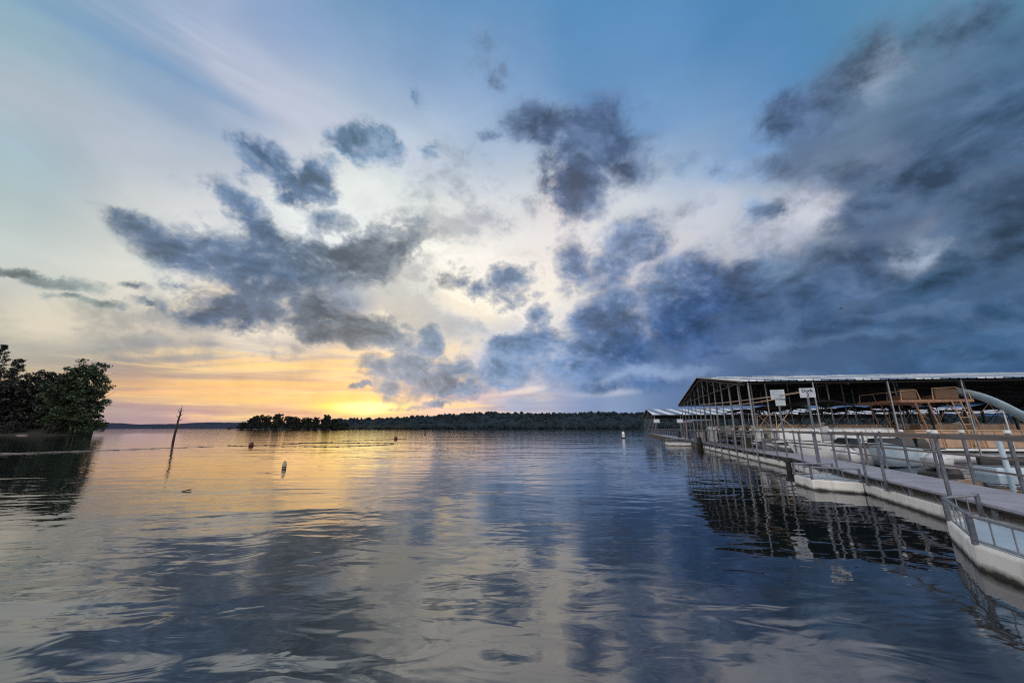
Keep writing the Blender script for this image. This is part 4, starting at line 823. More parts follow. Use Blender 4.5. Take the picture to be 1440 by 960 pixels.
# small outrigger platforms on the open side, each with a low railing
def bump_out(label, o, a, s, pts, rot=0.0):
    """pts: plan outline (along, outward) from the foot of the platform, first and last on the walkway"""
    p = along(o, a, s); root = thing('outrigger_platform', label, 'float platform', (p.x, p.y, 0), -a, 'outrigger platforms along the docks')
    ol = [(-q[1], q[0]) for q in pts]
    vs = [(x, y, -.35) for x, y in ol]+[(x, y, .285) for x, y in ol]; n = len(ol)
    fs = [tuple(range(n))[::-1], tuple(range(n, 2*n))]+[(i, (i+1) % n, n+(i+1) % n, n+i) for i in range(n)]
    MB().add(vs, fs).build('pontoon', M['float'], root, bevel=.03)
    cx = sum(x for x, y in ol)/n; cy = sum(y for x, y in ol)/n
    ins = [(cx+(x-cx)*.86, cy+(y-cy)*.86) for x, y in ol]
    MB().add([(x, y, .291) for x, y in ins]+[(x, y, .301) for x, y in ins], [tuple(range(n))[::-1], tuple(range(n, 2*n))]+[(i, (i+1) % n, n+(i+1) % n, n+i) for i in range(n)]).build('deck_pad', M['gel_blue'], root)
    rp = [(cx+(x-cx)*.96, cy+(y-cy)*.96) for x, y in ol]
    r = MB()
    for i in range(n-1):
        (x0, y0), (x1, y1) = rp[i], rp[i+1]
        r.tube([(x0, y0, .62), (x1, y1, .62)], .022, 7); r.tube([(x0, y0, .34), (x1, y1, .34)], .014, 6)
        k = max(2, int(math.hypot(x1-x0, y1-y0)/.28))
        for j in range(1, k): r.tube([(x0+(x1-x0)*j/k, y0+(y1-y0)*j/k, .34), (x0+(x1-x0)*j/k, y0+(y1-y0)*j/k, .62)], .009, 5)
    r.build('low_railing', M['galv'], root)
    for (x, y) in rp: MB().bar((x, y, .28), (x, y, .64), .05).build('corner_post', M['post'], root)
    return root
bump_out('white float platform with low pipe railing nearest the camera', O_NEAR, A_NEAR, 3.9, [(-1.6,.03),(-1.6,1.15),(.55,1.3),(2.15,.75),(2.75,.03)])
bump_out('white float platform with low railing halfway along the near walkway', O_NEAR, A_NEAR, 10.75, [(0,.03),(.35,1.05),(1.45,1.2),(1.9,.03)])
bump_out('small white float platform far off against the brown pontoons', (OF2.x, OF2.y), A_FAR, 5.0, [(0,.03),(.3,2.1),(2.2,2.2),(2.6,.03)])

# piles
def pile(label, p, h, r=.14):
    root = thing('mooring_pile', label, 'pile', (p.x, p.y, 0), 0, 'mooring piles beside the docks')
    MB().tube([(0,0,-1.5),(.01,0,h*.5),(0,.01,h)], r, 10).build('shaft', M['frame'], root, smooth=True)
    MB().lathe([(r*1.5,0),(r*1.5,.18)], 10, (0,0,.32)).build('collar', M['frame'], root)
pile('black pile at the bend between near and far walkways', along(O_NEAR, A_NEAR, 16.9, -.2), .5, .10)
pile('dark pile where the white pontoons end', along(O_FAR, A_FAR, 17.05, -.25), .95, .2)
b = MB(); p0 = along(O_NEAR, A_NEAR, 16.2, -.2, .9)
# overhead conduits from the sign posts to the roof end
def conduit(label, p, b, q):
    tag(MB().tube([p, b, Vector(b).lerp(Vector(q), .5)-Vector((0,0,.05)), q], .028, 7).build('overhead_pipe', M['tan_tube'], None, smooth=True), label, 'pipe', 'overhead pipes along the dock edge')
conduit('upper of two thin pipes running from the dock sign to the roof end', (10.68,13.48,3.0), (12.35,17.2,3.16), (15.7,31.2,3.62))
conduit('lower of two thin pipes running under the roof end', (12.14,17.06,3.0), (12.9,19.5,3.03), (15.9,32.3,3.3))

# ---- signs
def text_mesh(s, size, m, name, parent, loc):
    cu = bpy.data.curves.new(name, 'FONT'); cu.body = s; cu.size = size; cu.align_x = 'CENTER'; cu.align_y = 'CENTER'; cu.extrude = .004; cu.offset = .004
    tmp = bpy.data.objects.new(name+'_curve', cu); COL.objects.link(tmp)
    dg = bpy.context.evaluated_depsgraph_get(); me = bpy.data.meshes.new_from_object(tmp.evaluated_get(dg)); me.name = name
    bpy.data.objects.remove(tmp); bpy.data.curves.remove(cu)
    me.materials.clear(); me.materials.append(m)
    o = bpy.data.objects.new(name, me); COL.objects.link(o); o.parent = parent
    o.location = loc; o.rotation_euler = (R(90), 0, 0); return o
def sign(label, p, panels, zt, face):
    root = thing('dock_sign', label, 'sign', (p.x, p.y, 0), face, 'signs on posts along the docks')
    MB().box((-.03,-.03,.2),(.03,.03,zt)).build('post', M['post'], root)
    out = []
    for (x, z, wd, h) in panels:
        out.append(MB().box((x-wd/2,-.060,z-h/2),(x+wd/2,-.035,z+h/2)).build('panel', M['sign'], root, bevel=.006))
    return root, out
r1, pn = sign('white square sign with dark lettering and number on a tall post', Vector((10.63,13.4,0)), [(0,2.94,.46,.34)], 3.0, R(-24))
text_mesh('Dock', .148, M['ink'], 'word', pn[0], (0,-.064,3.015)); text_mesh('2', .18, M['ink'], 'numeral', pn[0], (0,-.064,2.868))
r2, pn = sign('pair of white notice boards on one post, unreadable faded text', Vector((12.12,17.0,0)), [(0,3.20,.54,.42),(.06,2.82,.38,.26)], 3.35, R(-24))
for z, wd in ((3.35,.40),(3.29,.44),(3.23,.42),(3.17,.44),(3.11,.40),(3.05,.30)):
    MB().box((-wd/2,-.064,z-.010),(wd/2,-.0605,z+.010)).build('faded_line', M['ink_pale'], pn[0])

# ---- boat houses: open sheds, roof on slender posts
E_DIR = Vector((1,-.12,0)).normalized(); RA = math.atan2(-.12, 1)
def boathouse(label, A, B, L, zeave, rise, rows, detail):
    """A near-eave corner, B far-eave corner; the roof runs L metres to the inner side"""
    A = Vector((A[0], A[1], 0)); B = Vector((B[0], B[1], 0))
    root = thing('boat_shed', label, 'boat shed', A, RA, 'open roofed boat sheds')
    g = Matrix.Rotation(-RA, 3, 'Z') @ (B-A); gx, gy = g.x, g.y      # gable run in local axes
    W = gy
    def P(s, t, dz=0.0):
        """s along the roof, t 0..1 from near to far eave"""
        z = zeave + rise*(1-abs(2*t-1)); return (s+gx*t, W*t, z+dz)
    # corrugated sheets, one per slope
    for t0, t1 in ((0,.5),(.5,1)):
        sh = MB(); prof = []; s = 0.0
        while s < L: prof += [(s,0),(s+.30,0),(s+.33,.055),(s+.37,.055)]; s += .40
        vs = [P(a, t0-.012*(t0 == 0), d) for a, d in prof]+[P(a, t1+.012*(t1 == 1), d) for a, d in prof]; n = len(prof)
        sh.add(vs, [(i, i+1, n+i+1, n+i) for i in range(n-1)]); sh.build('roof_sheet', M['roof'], root)
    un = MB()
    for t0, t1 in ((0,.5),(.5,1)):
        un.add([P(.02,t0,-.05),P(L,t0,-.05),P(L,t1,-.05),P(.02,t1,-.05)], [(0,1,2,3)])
    un.build('roof_underside', M['under'], root)  # dark sheet added under the stripes, shade put into its colour
    tr = MB()
    for t0, t1 in ((-.012,.5),(.5,1.012)):
        tr.bar(P(-.02,t0,.0), P(-.02,t1,.0), .04, .07)
    tr.build('gable_trim', M['trim'], root)
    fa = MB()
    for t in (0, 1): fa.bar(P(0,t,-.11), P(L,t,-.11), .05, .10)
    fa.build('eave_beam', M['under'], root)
    pu = MB()
    for k in range(1, 12):
        if k != 6: pu.bar(P(.1,k/12,-.12), P(L,k/12,-.12), .06, .12)
    pu.build('purlins', M['truss'], root)
    s = .15
    while s < L:                      # one lattice truss per bay
        q = MB(); zc = zeave-.02
        q.bar(P(s,.0,-.2), P(s,.5,-.2), .06, .08); q.bar(P(s,.5,-.2), P(s,1,-.2), .06, .08)
        for k in range(1, 8):
            t = k/8; zz = zeave+rise*(1-abs(2*t-1))-.2
            p = P(s, t); q.bar((p[0],p[1],zc), (p[0],p[1],zz), .04)
            t2 = t+(1/8 if t < .5 else -1/8)
            if k != 4: p2 = P(s, t2); q.bar((p[0],p[1],zc), (p2[0],p2[1],zeave+rise*(1-abs(2*t2-1))-.2), .03)
        a0 = P(s,0); a1 = P(s,1); q.bar((a0[0],a0[1],zc), (a1[0],a1[1],zc), .05, .06)
        q.build('truss', M['truss'], root); s += 5.2
    for (s, t) in rows:
        p = P(s, t); MB().box((p[0]-.026,p[1]-.026,-.3),(p[0]+.026,p[1]+.026,p[2]-.06)).build('roof_post', M['galv'], root)
    return root, P, A
rows1 = [(.35, k/12) for k in range(13)]+[(s, 0) for s in (3.6,7.2,10.6,14.2,18,22,27)]+[(s, .5) for s in (4,9,14,19,25)]+[(s, 1) for s in (4,9,14,19,25,31)]+[(2.1, k/9) for k in range(1, 9)]+[(s, t) for s in (6.3,10.1,13.9,18.2,22.4) for t in (.185,.44,.70)]
shed1, P1, A1 = boathouse('big open boat shed with striped metal roof nearest the camera', (12.5,20.2), (18.2,41), 46, 4.2, 1.59, rows1, True)
rows2 = [(.35, k/9) for k in range(10)]+[(s, 0) for s in range(5, 52, 6)]+[(s, 1) for s in range(6, 50, 9)]
shed2, P2, A2 = boathouse('farther boat shed with blue and white striped roof', (26.7,71.6), (32.6,94.5), 62, 4.2, 1.59, rows2, False)
def in_shed(s, t_m, z=0.0):
    """world point s metres in from the shed's end, t_m metres from its near eave"""
    g = Vector((18.2-12.5, 41-20.2, 0)).normalized()
    return Vector((12.5,20.2,0)) + E_DIR*s + g*t_m + Vector((0,0,z))

# finger docks between the berths
for k, (t, lab) in enumerate([(3.95,'finger dock between the two nearest berths'),(9.4,'finger dock in the middle of the big shed'),(17.9,'finger dock toward the far eave of the big shed')]):
    p = in_shed(2.0, t); root = thing('finger_dock', 'narrow ' + lab, 'dock', p, RA, 'finger docks inside the big shed')
    d = MB(); x = 0.0
    while x < 22: d.box((x,-.4,.43),(x+.28,.4,.47)); x += .30
    d.build('deck', M['deck'], root); MB().box((0,-.36,-.25),(22,.36,.428)).build('pontoon', M['old_float'], root)
    for x in (1.5,6,11,16,21): MB().tube([(x,.3,.47),(x,.3,.95)], .05, 8).build('cleat_post', M['galv'], root)
M['buoy'] = mat('dull_buoy', (.34,.30,.22), (.20,.18,.14), .6, 14)
# ------------------------------------------------------------------ boats and gear

def pontoon_boat(label, loc, rz, fence='tan', bim=True, canvas='canvas', L=6.6, group='pontoon boats berthed in the big shed', motor=True, bow_frame=False, tube='truss'):
    """bow at the local origin, boat running along +x"""
    root = thing('pontoon_boat', label, 'boat', loc, rz, group)
    W = 2.4
    for y in (-.82, .82):
        pr = [(0,.0,.34),(.25,.10,.30),(.7,.24,.18),(1.2,.28,.12),(L,.28,.12)]
        MB().tube([(x, y, z) for x, r, z in pr], [max(.03, r) for x, r, z in pr], 12).build('pontoon', M['alu'], root, smooth=True)
    MB().box((.35,-W/2,.44),(L,W/2,.52)).build('deck', M['gel'], root)
    f = MB()
    fx0, fx1 = .55, L-.25
    def pan(a, b):
        f.bar((*a,.88), (*b,.88), .035, .58)
    f.box((fx0,-W/2+.04,.56),(fx0+.04,-.42,1.16)); f.box((fx0,.42,.56),(fx0+.04,W/2-.04,1.16))
    f.box((fx0+.05,-W/2+.03,.56),(2.7,-W/2+.07,1.16)); f.box((3.4,-W/2+.03,.56),(fx1,-W/2+.07,1.16)); f.box((fx0+.05,W/2-.07,.56),(fx1,W/2-.03,1.16))
    f.build('fence_panel', M[fence], root)
    r = MB()
    for y in (-W/2+.05, W/2-.05):
        r.tube([(fx0,y,1.20),(fx1,y,1.20)], .022, 6); x = fx0
        while x < fx1+.05: r.tube([(x,y+(.03 if y > 0 else -.03),.52),(x,y+(.03 if y > 0 else -.03),1.20)], .018, 6); x += 1.1
    r.tube([(fx0-.03,-W/2+.05,1.20),(fx0-.03,-.42,1.20)], .022, 6); r.tube([(fx0-.03,.42,1.20),(fx0-.03,W/2-.05,1.20)], .022, 6)
    r.build('fence_rail', M['alu'], root)
    for (x0, x1, y0, y1) in ((.9,2.5,-1.08,-.5),(.9,2.5,.5,1.08),(4.6,6.0,-1.08,-.45)):
        s = MB().box((x0,y0,.525),(x1,y1,.86)); back = (y0, y0+.14) if y0 < 0 else (y1-.14, y1)
        s.box((x0,back[0],.863),(x1,back[1],1.22)); s.build('bench', M['seat'], root, bevel=.04)
    MB().loft([[(3.5,.25,.525),(4.2,.25,.525),(4.2,1.0,.525),(3.5,1.0,.525)],[(3.6,.28,1.25),(4.1,.28,1.35),(4.1,.98,1.35),(3.6,.98,1.25)]]).build('console', M['gel'], root, bevel=.03)
    MB().tube([(4.2+.05*math.cos(a)*0, .62+.19*math.cos(a), 1.28+.19*math.sin(a)) for a in [2*math.pi*k/14 for k in range(15)]], .016, 6).build('steering_wheel', M['black'], root)
    if bim:
        t = MB()
        for y in (-W/2+.05, W/2-.05):
            t.tube([(3.3,y,1.2),(2.3,y,2.35),(2.25,y*.9,2.5)], .022, 6); t.tube([(3.3,y,1.2),(4.5,y,2.35),(4.55,y*.9,2.5)], .022, 6)
            t.tube([(2.9,y,1.66),(3.4,y,2.5)], .018, 6); t.tube([(2.3,y,2.35),(1.6,y,1.2)], .014, 6); t.tube([(4.5,y,2.35),(5.3,y,1.2)], .014, 6)
        t.tube([(2.3,-W/2+.05,2.35),(2.3,W/2-.05,2.35)], .018, 6); t.build('canopy_frame', M[tube], root)
        secs = []
        for i in range(9):
            x = 2.1+2.6*i/8; arc = .30*math.sin(math.pi*(i/8))**.7
            secs.append([(x, W/2*.95*math.cos(a), 2.38+arc+.16*math.sin(a)) for a in [math.pi*k/8 for k in range(9)]]+[(x, W/2*.93*math.cos(a), 2.34+arc+.13*math.sin(a)) for a in [math.pi*k/8 for k in range(8,-1,-1)]])
        MB().loft(secs).build('canopy', M[canvas], root, smooth=True)
    if bow_frame:
        t = MB()
        for y in (-1.0, 1.0):
            t.tube([(.62,y,1.2),(1.35,y,2.05)], .02, 6); t.tube([(1.5,y,1.2),(.75,y,1.95)], .02, 6); t.tube([(.62,y,1.2),(.66,y,1.98)], .02, 6)
        t.tube([(.66,-1.0,1.95),(.66,1.0,1.95)], .018, 6); t.build('folded_canopy_frame', M['tan_tube'], root)
    if motor:
        o = MB().loft([[(L+.15+dx*.8,dy*.20,z) for dx, dy in ((-.2,-1),(.45,-.8),(.5,.8),(-.2,1))] for z in (.72,.95)]+[[(L+.22+dx*.6,dy*.15,1.18) for dx, dy in ((-.2,-1),(.35,-.8),(.4,.8),(-.2,1))]]).build('outboard_motor', M['black'], root, bevel=.03)
        MB().box((L+.12,-.07,-.35),(L+.34,.07,.72)).build('motor_leg', M['black'], o)
    return root

def hull_sections(L, W, H, flare=.85):
    secs = []
    for i in range(13):
        t = i/12; w = W/2*min(1, (t*2.3)**.55) if t > 0 else .02; keel = -.32+.55*(1-t)**3; sh = H+.28*(1-t)**2
        x = L*t
        secs.append([(x-.35*(1-t)*(1-t),-w,sh),(x-.1*(1-t),-w*.97,sh*.55),(x,-w*flare,.05),(x,0,keel),(x,w*flare,.05),(x-.1*(1-t),w*.97,sh*.55),(x-.35*(1-t)*(1-t),w,sh)])
    return secs
def runabout(label, loc, rz, m='gel', L=5.6, cover=None, lift=.0, group='white motor boats berthed beside the walkway'):
    root = thing('motor_boat', label, 'boat', (loc[0], loc[1], loc[2]+lift), rz, group)
    W, H = 2.1, .72
    secs = hull_sections(L, W, H)
    MB().loft(secs, close=False, caps=False).add([p for p in secs[-1]], [tuple(range(7))]).build('hull', M[m], root, smooth=True)
    dk = MB(); up = []
    for i in range(0, 6):
        s = secs[i]; a, b = Vector(s[0]), Vector(s[-1]); up.append([a, a.lerp(b,.25)+Vector((0,0,.09)), a.lerp(b,.5)+Vector((0,0,.12)), a.lerp(b,.75)+Vector((0,0,.09)), b])
    dk.loft(up, close=False, caps=False); dk.build('fore_deck', M[m], root, smooth=True)
    rr = MB()
    for side in (0, -1): rr.tube([Vector(s[side])+Vector((0,0,.02)) for s in secs], .03, 6)
    rr.build('rub_rail', M['black'], root)
    sd = MB(); 
    for sgn in (-1, 1): sd.box((L*.42, sgn*W/2*.93-.09, H+.02),(L-.1, sgn*W/2*.93+.09, H+.07))
    sd.box((L*.42,-W/2*.8,.18),(L-.3,W/2*.8,.22)); sd.build('cockpit_trim', M[m], root)
    MB().loft([[(L*.40,-.85,H+.08),(L*.36,-.5,H+.1),(L*.35,.5,H+.1),(L*.40,.85,H+.08)],[(L*.47,-.78,H+.48),(L*.43,-.45,H+.52),(L*.43,.45,H+.52),(L*.47,.78,H+.48)]], close=False, caps=False).build('windscreen', M['glass'], root)
    for x, y in ((L*.55,-.45),(L*.55,.45),(L*.8,0)):
        wd = .45 if y else 1.5
        s = MB().box((x-.22,y-wd/2,.23),(x+.22,y+wd/2,.55)); s.box((x+.14,y-wd/2,.553),(x+.26,y+wd/2,1.02)); s.build('seat', M['seat'], root, bevel=.04)
    if cover:
        cs = []
        for i in range(4, 13):
            s = secs[i]; a, b = Vector(s[0]), Vector(s[-1]); hh = .62*math.sin(math.pi*((i-3.4)/9.2))**.8
            cs.append([a.lerp(b, k/8)+Vector((0,(k/8-.5)*.12,.03+hh*math.sin(math.pi*k/8)**.7)) for k in range(9)])
        MB().loft(cs, close=False, caps=False).build('cover', M[cover], root, smooth=True)
    o = MB().loft([[(L+.1+dx,dy,z) for dx, dy in ((-.15,-.2),(.4,-.17),(.4,.17),(-.15,.2))] for z in (.72,1.0)]+[[(L+.14+dx*.8,dy*.7,1.22) for dx, dy in ((-.12,-.2),(.3,-.17),(.3,.17),(-.12,.2))]]).build('outboard_motor', M['black'], root, bevel=.03)
    MB().box((L+.08,-.07,-.4),(L+.3,.07,.72)).build('motor_leg', M['black'], o)
    return root
def jet_ski(label, loc, rz, m='gel'):
    root = thing('jet_ski', label, 'jet ski', loc, rz, 'jet skis on low floats behind the walkway')
    root.scale = (.82,.82,.82); L = 2.9; secs = []
    for i in range(11):
        t = i/10; w = .56*min(1, (t*2.6)**.6) if t else .03; h = .42+.18*(1-t); k = .0+.3*(1-t)**3
        secs.append([(L*t,-w,h),(L*t,-w*.85,.12+k*.5),(L*t,0,k-.05),(L*t,w*.85,.12+k*.5),(L*t,w,h)])
    MB().loft(secs, close=False, caps=False).add(secs[-1], [(0,1,2,3,4)]).build('hull', M[m], root, smooth=True)
    hd = [[(x, y*wd, z0+(z1-z0)*(1-abs(y)**2.2)) for y in (-1,-.6,-.25,0,.25,.6,1)] for x, wd, z0, z1 in ((.05,.05,.60,.62),(.5,.40,.57,.72),(.9,.45,.53,.84),(1.15,.36,.50,.90),(1.4,.30,.48,.78),(1.6,.30,.46,.78),(2.4,.28,.44,.80),(2.75,.24,.42,.66))]
    MB().loft(hd, close=False, caps=False).build('hood', M[m], root, smooth=True)
    MB().loft([[(x, y*.24, z+.10*(1-abs(y)**3)) for y in (-1,-.6,0,.6,1)] for x, z in ((1.42,.74),(1.8,.72),(2.3,.76),(2.7,.70))], close=False, caps=False).build('seat', M['black'], root, smooth=True)
    MB().tube([(1.28,-.38,.96),(1.18,-.1,.97),(1.18,.1,.97),(1.28,.38,.96)], .022, 7).build('handlebar', M['black'], root)
    MB().box((-.05,-.7,-.2),(2.95,.7,-.02)).build('float_ramp', M['black'], root, bevel=.04)
    return root

# berths under the big shed (s from the walkway side, t from the near eave)
pontoon_boat('pontoon boat with tan panels, second berth in', in_shed(2.6, 5.5, 0.75), RA, 'tan', bim=False)
pontoon_boat('pontoon boat under dark arched canopy behind the square white sign', in_shed(1.2, 2.3, 0.5), RA, 'gel', canvas='canvas', bow_frame=True)
pontoon_boat('pontoon boat under brown canopy deep in the big shed', in_shed(3.0, 11.1, 0.75), RA, 'alu', canvas='canvas_brown')
pontoon_boat('pontoon boat with dark canopy in the farthest berth by the walkway', in_shed(3.2, 16.1, 0.75), RA, 'gel_blue', canvas='canvas')
pontoon_boat('pontoon boat with tan crossed frames in the inner second row', in_shed(10.6, 5.6, .78), RA, 'tan', canvas='canvas', bow_frame=True, tube='tan_tube')
pontoon_boat('pontoon boat with wide dark canopy beside the middle finger dock', in_shed(11.4, 8.1, .78), RA, 'gel', canvas='canvas')
pontoon_boat('pontoon boat with brown canopy in the inner third row', in_shed(11.5, 12.6, .78), RA, 'tan', canvas='canvas_brown')
pontoon_boat('pontoon boat behind the slide boat at the picture edge', in_shed(24.5, 6.5, .78), RA, 'alu', canvas='canvas')
pontoon_boat('pontoon boat with black canopy past the middle finger dock, outer row', in_shed(2.8, 13.6, 0.75), RA, 'tan', canvas='canvas')
pontoon_boat('pontoon boat with white panels and dark canopy, outer row at the far eave', in_shed(2.4, 19.6, 0.75), RA, 'gel', canvas='canvas')
pontoon_boat('pontoon boat with dark canopy, second row at the far eave', in_shed(10.4, 19.6, .78), RA, 'alu', canvas='canvas')
pontoon_boat('pontoon boat with dark canopy, second row before the far eave', in_shed(10.6, 16.1, .78), RA, 'gel', canvas='canvas')
pontoon_boat('pontoon boat with brown canopy, third row beside the middle finger dock', in_shed(18.2, 7.6, .78), RA, 'tan', canvas='canvas_brown')
pontoon_boat('pontoon boat with dark canopy, third row past the middle finger dock', in_shed(19.2, 12.4, .78), RA, 'gel', canvas='canvas')
runabout('white motor boat with its bow at the walkway beneath the square sign', in_shed(1.9, -.75), RA, 'gel', L=5.4)
runabout('pale blue motor boat just outside the near eave behind the jet skis', Vector((16.6,17.2,0)), R(38), 'gel_blue', L=4.6)
jp = thing('float_dock', 'low pale blue float dock with leaning posts at the picture edge', 'float dock', Vector((18.0,14.9,0)), RA)
MB().box((0,-.5,-.3),(4.2,.5,.28)).build('pontoon', M['gel_blue'], jp, bevel=.04)
MB().box((.1,-.46,.283),(4.1,.46,.31)).build('deck', M['grey_box'], jp)
for x in (.35, 2.6): MB().tube([(x,-.53,-.3),(x-.06,-.53,1.25)], .075, 8).build('post', M['gel_blue'], jp)
MB().box((.3,.3,.313),(2.2,.46,.62)).build('step_box', M['black'], jp, bevel=.03)
runabout('motor boat under black cover deep inside the big shed', in_shed(26.0, 10.6), RA, 'gel', L=5.2, cover='canvas')
jet_ski('white jet ski just behind the near walkway railing, left one', Vector((14.5,16.6,.12)), R(47))
jet_ski('white jet ski behind the near railing, right one', Vector((15.9,14.5,.12)), R(42))

# boat lifts: steel cradles between the berths
def boat_lift(label, p):
    root = thing('boat_lift', label, 'boat lift', p, RA, 'steel boat lifts in the big shed')
    for x in (0, 4.4):
        for y in (-1.35, 1.35): MB().box((x-.05,y-.05,-.6),(x+.05,y+.05,3.0)).build('lift_post', M['frame'], root)
        MB().box((x-.06,-1.295,2.83),(x+.06,1.295,2.97)).build('cross_beam', M['frame'], root)
    for y in (-1.35, 1.35): MB().box((.055,y-.04,.62),(4.345,y+.04,.74)).build('side_beam', M['frame'], root)
    MB().tube([(-.08,-1.35,1.9),(-.08,-1.35,1.55),(-.08,-1.2,1.45)], .03, 7).build('winch', M['galv'], root)
for s, t, lab in [(11.6,5.5,'dark boat lift around the boat with tan crossed frames'),(3.9,11.1,'dark boat lift in the outer row past the middle finger dock'),(3.9,16.1,'dark boat lift in the outer row before the last finger dock'),(12.2,8.2,'dark boat lift beside the middle finger dock, inner row'),(18.9,5.2,'dark boat lift behind the slide boat')]:
    boat_lift(lab, in_shed(s, t))

# the double-decker with the slide
sb = thing('slide_boat', 'double decker pontoon boat with upper deck and pale blue water slide', 'boat', in_shed(7.3, .35), RA)
for y in (.3, 2.7): MB().tube([(.0,y,.42),(.5,y,.30),(1.2,y,.22),(9.5,y,.22)], [.04,.22,.32,.32], 12).build('pontoon', M['alu'], sb, smooth=True)
MB().box((.4,0,.60),(9.5,3.0,.70)).build('lower_deck', M['gel'], sb)
for (x0, x1, y) in ((.9,3.4,.05),(3.5,6.2,.05),(6.3,9.3,.05),(.9,9.3,2.93)):
    MB().box((x0,y,.76),(x1,y+.03,1.55)).build('fence_panel', M['tan'], sb)
r = MB()
for y in (.04, 2.96):
    r.tube([(.9,y,1.6),(9.3,y,1.6)], .024, 6)
    for k in range(8): r.tube([(.9+1.2*k,y-.02 if y < 1 else y+.02,.7),(.9+1.2*k,y-.02 if y < 1 else y+.02,1.6)], .02, 6)
r.build('fence_rail', M['tan_tube'], sb)
MB().box((.6,.1,3.10),(4.0,2.9,3.17)).build('upper_deck', M['tan'], sb)
MB().bar((.6,.08,3.10),(4.0,.08,3.10),.05,.14).bar((.6,2.92,3.10),(4.0,2.92,3.10),.05,.14).bar((.58,.1,3.10),(.58,2.9,3.10),.05,.14).build('upper_deck_frame', M['orange'], sb)
for x in (1.5, 2.1, 3.9):
    for y in (.06, 2.94):
        MB().tube([(x-.25,y,3.05),(x,y,1.9),(x+.12,y,.7)], .035, 7).build('deck_leg', M['orange'], sb)
ld = MB()
for x0 in (3.0,):
    ld.tube([(x0-.1,.0,3.1),(x0+.45,-.02,.72)], .022, 6); ld.tube([(x0+.3,.0,3.1),(x0+.85,-.02,.72)], .022, 6)
    for k in range(7): t = (k+.5)/7; ld.tube([(x0-.1+.55*t,-.01,3.1-2.38*t),(x0+.3+.55*t,-.01,3.1-2.38*t)], .016, 5)
ld.build('ladder', M['tan_tube'], sb)
ur = MB()
for y in (.12, 2.88):
    ur.tube([(.7,y,3.17),(.75,y,3.62),(1.5,y,3.66),(1.6,y,3.17)], .022, 6); ur.tube([(2.2,y,3.17),(2.25,y,3.75),(3.4,y,3.80),(3.9,y,3.5),(3.95,y,3.17)], .024, 6)
ur.tube([(.75,.12,3.62),(.75,2.88,3.62)], .02, 6); ur.build('upper_railing', M['tan_tube'], sb)
for x0, wd in ((.8,.75),(2.4,1.1)):
    s = MB().box((x0,.3,3.18),(x0+wd,1.0,3.42)); s.box((x0,.18,3.2),(x0+wd,.29,3.74)); s.build('upper_seat', M['wicker'], sb, bevel=.05)
secs = []
for i in range(25):
    t = i/24; x = 3.5+3.5*t; z = 3.45-2.45*(t**1.15)+.12*math.sin(math.pi*t*2)+ (.18*(t-.8)*5 if t > .8 else 0); yc = .55-.9*math.sin(t*1.9)
    secs.append([(x, yc+.30*math.cos(a)*1.0, z+.32-.27*math.sin(a)) for a in [math.pi*k/8 for k in range(9)]]+[(x, yc+.265*math.cos(a), z+.33-.235*math.sin(a)) for a in [math.pi*k/8 for k in range(8,-1,-1)]])
MB().loft(secs).build('slide', M['slide'], sb, smooth=True)
MB().tube([(5.0,-.1,.7),(5.0,-.1,2.6)], .035, 7).build('slide_support', M['alu'], sb)
MB().tube([(6.2,-.3,.7),(6.2,-.3,1.7)], .035, 7).build('slide_support', M['alu'], sb)

# things standing on the far walkway
def on_walk(s, n): 
    p = along(O_FAR, A_FAR, s, n, DECK-.006); return p
rt = thing('dock_box', 'grey dock box on the walkway near the bend', 'dock box', on_walk(5.7,1.2), -A_FAR)
MB().box((-.25,-.32,0),(.25,.32,.52)).build('body', M['grey_box'], rt, bevel=.03); MB().loft([[(-.28,-.35,.523),(.28,-.35,.523),(.28,.35,.523),(-.28,.35,.523)],[(-.22,-.35,.64),(.22,-.35,.64),(.22,.35,.64),(-.22,.35,.64)]]).build('lid', M['grey_box'], rt, bevel=.02)
rt = thing('cooler', 'dark olive cooler chest standing on the walkway edge', 'cooler', on_walk(9.4,1.15), -A_FAR)
oc = mat('olive_plastic', (.09,.10,.06), (.06,.07,.04), .6, 4)
MB().box((-.25,-.45,0),(.25,.45,.40)).build('body', oc, rt, bevel=.04); MB().box((-.27,-.47,.403),(.27,.47,.48)).build('lid', oc, rt, bevel=.03)
def on_far(s, n):
    return along((OF2.x, OF2.y), A_FAR, s, n, DECK-.012)
rt = thing('white_cabinet', 'tall white cabinet on the far walkway', 'cabinet', on_far(1.2,1.1), -A_FAR)
MB().box((-.3,-.4,.04),(.3,.4,1.35)).build('body', M['gel'], rt, bevel=.02); MB().box((-.33,-.36,.1),(-.303,.36,1.3)).build('door', M['gel_blue'], rt); MB().box((-.30,-.4,0),(.3,.4,.037)).build('plinth', M['black'], rt)
ck = thing('canopy_stand', 'light canopy frame over the far walkway beside the red board', 'canopy', on_far(6.0,.9), -A_FAR)
for x in (-.7,.7):
    for y in (-2.0,2.2): MB().tube([(x,y,0),(x,y,1.95)], .05, 7).build('pole', M['tan_tube'], ck)
MB().box((-.85,-2.2,1.95),(.85,2.4,2.03)).build('roof_panel', M['gel_blue'], ck); MB().box((-.87,-2.23,1.80),(-.84,2.43,1.947)).build('fascia', M['trim'], ck)
for y in (-1.6,-.8,.9): MB().box((.1,y,0),(.5,y+.5,.85)).build('shelf_unit', M['seat'], ck)
rs = thing('red_marker', 'red pointed board on a post at the far walkway', 'marker', on_far(9.4,.35), -A_FAR)
MB().tube([(0,0,0),(0,0,1.9)], .035, 7).build('post', M['galv'], rs)
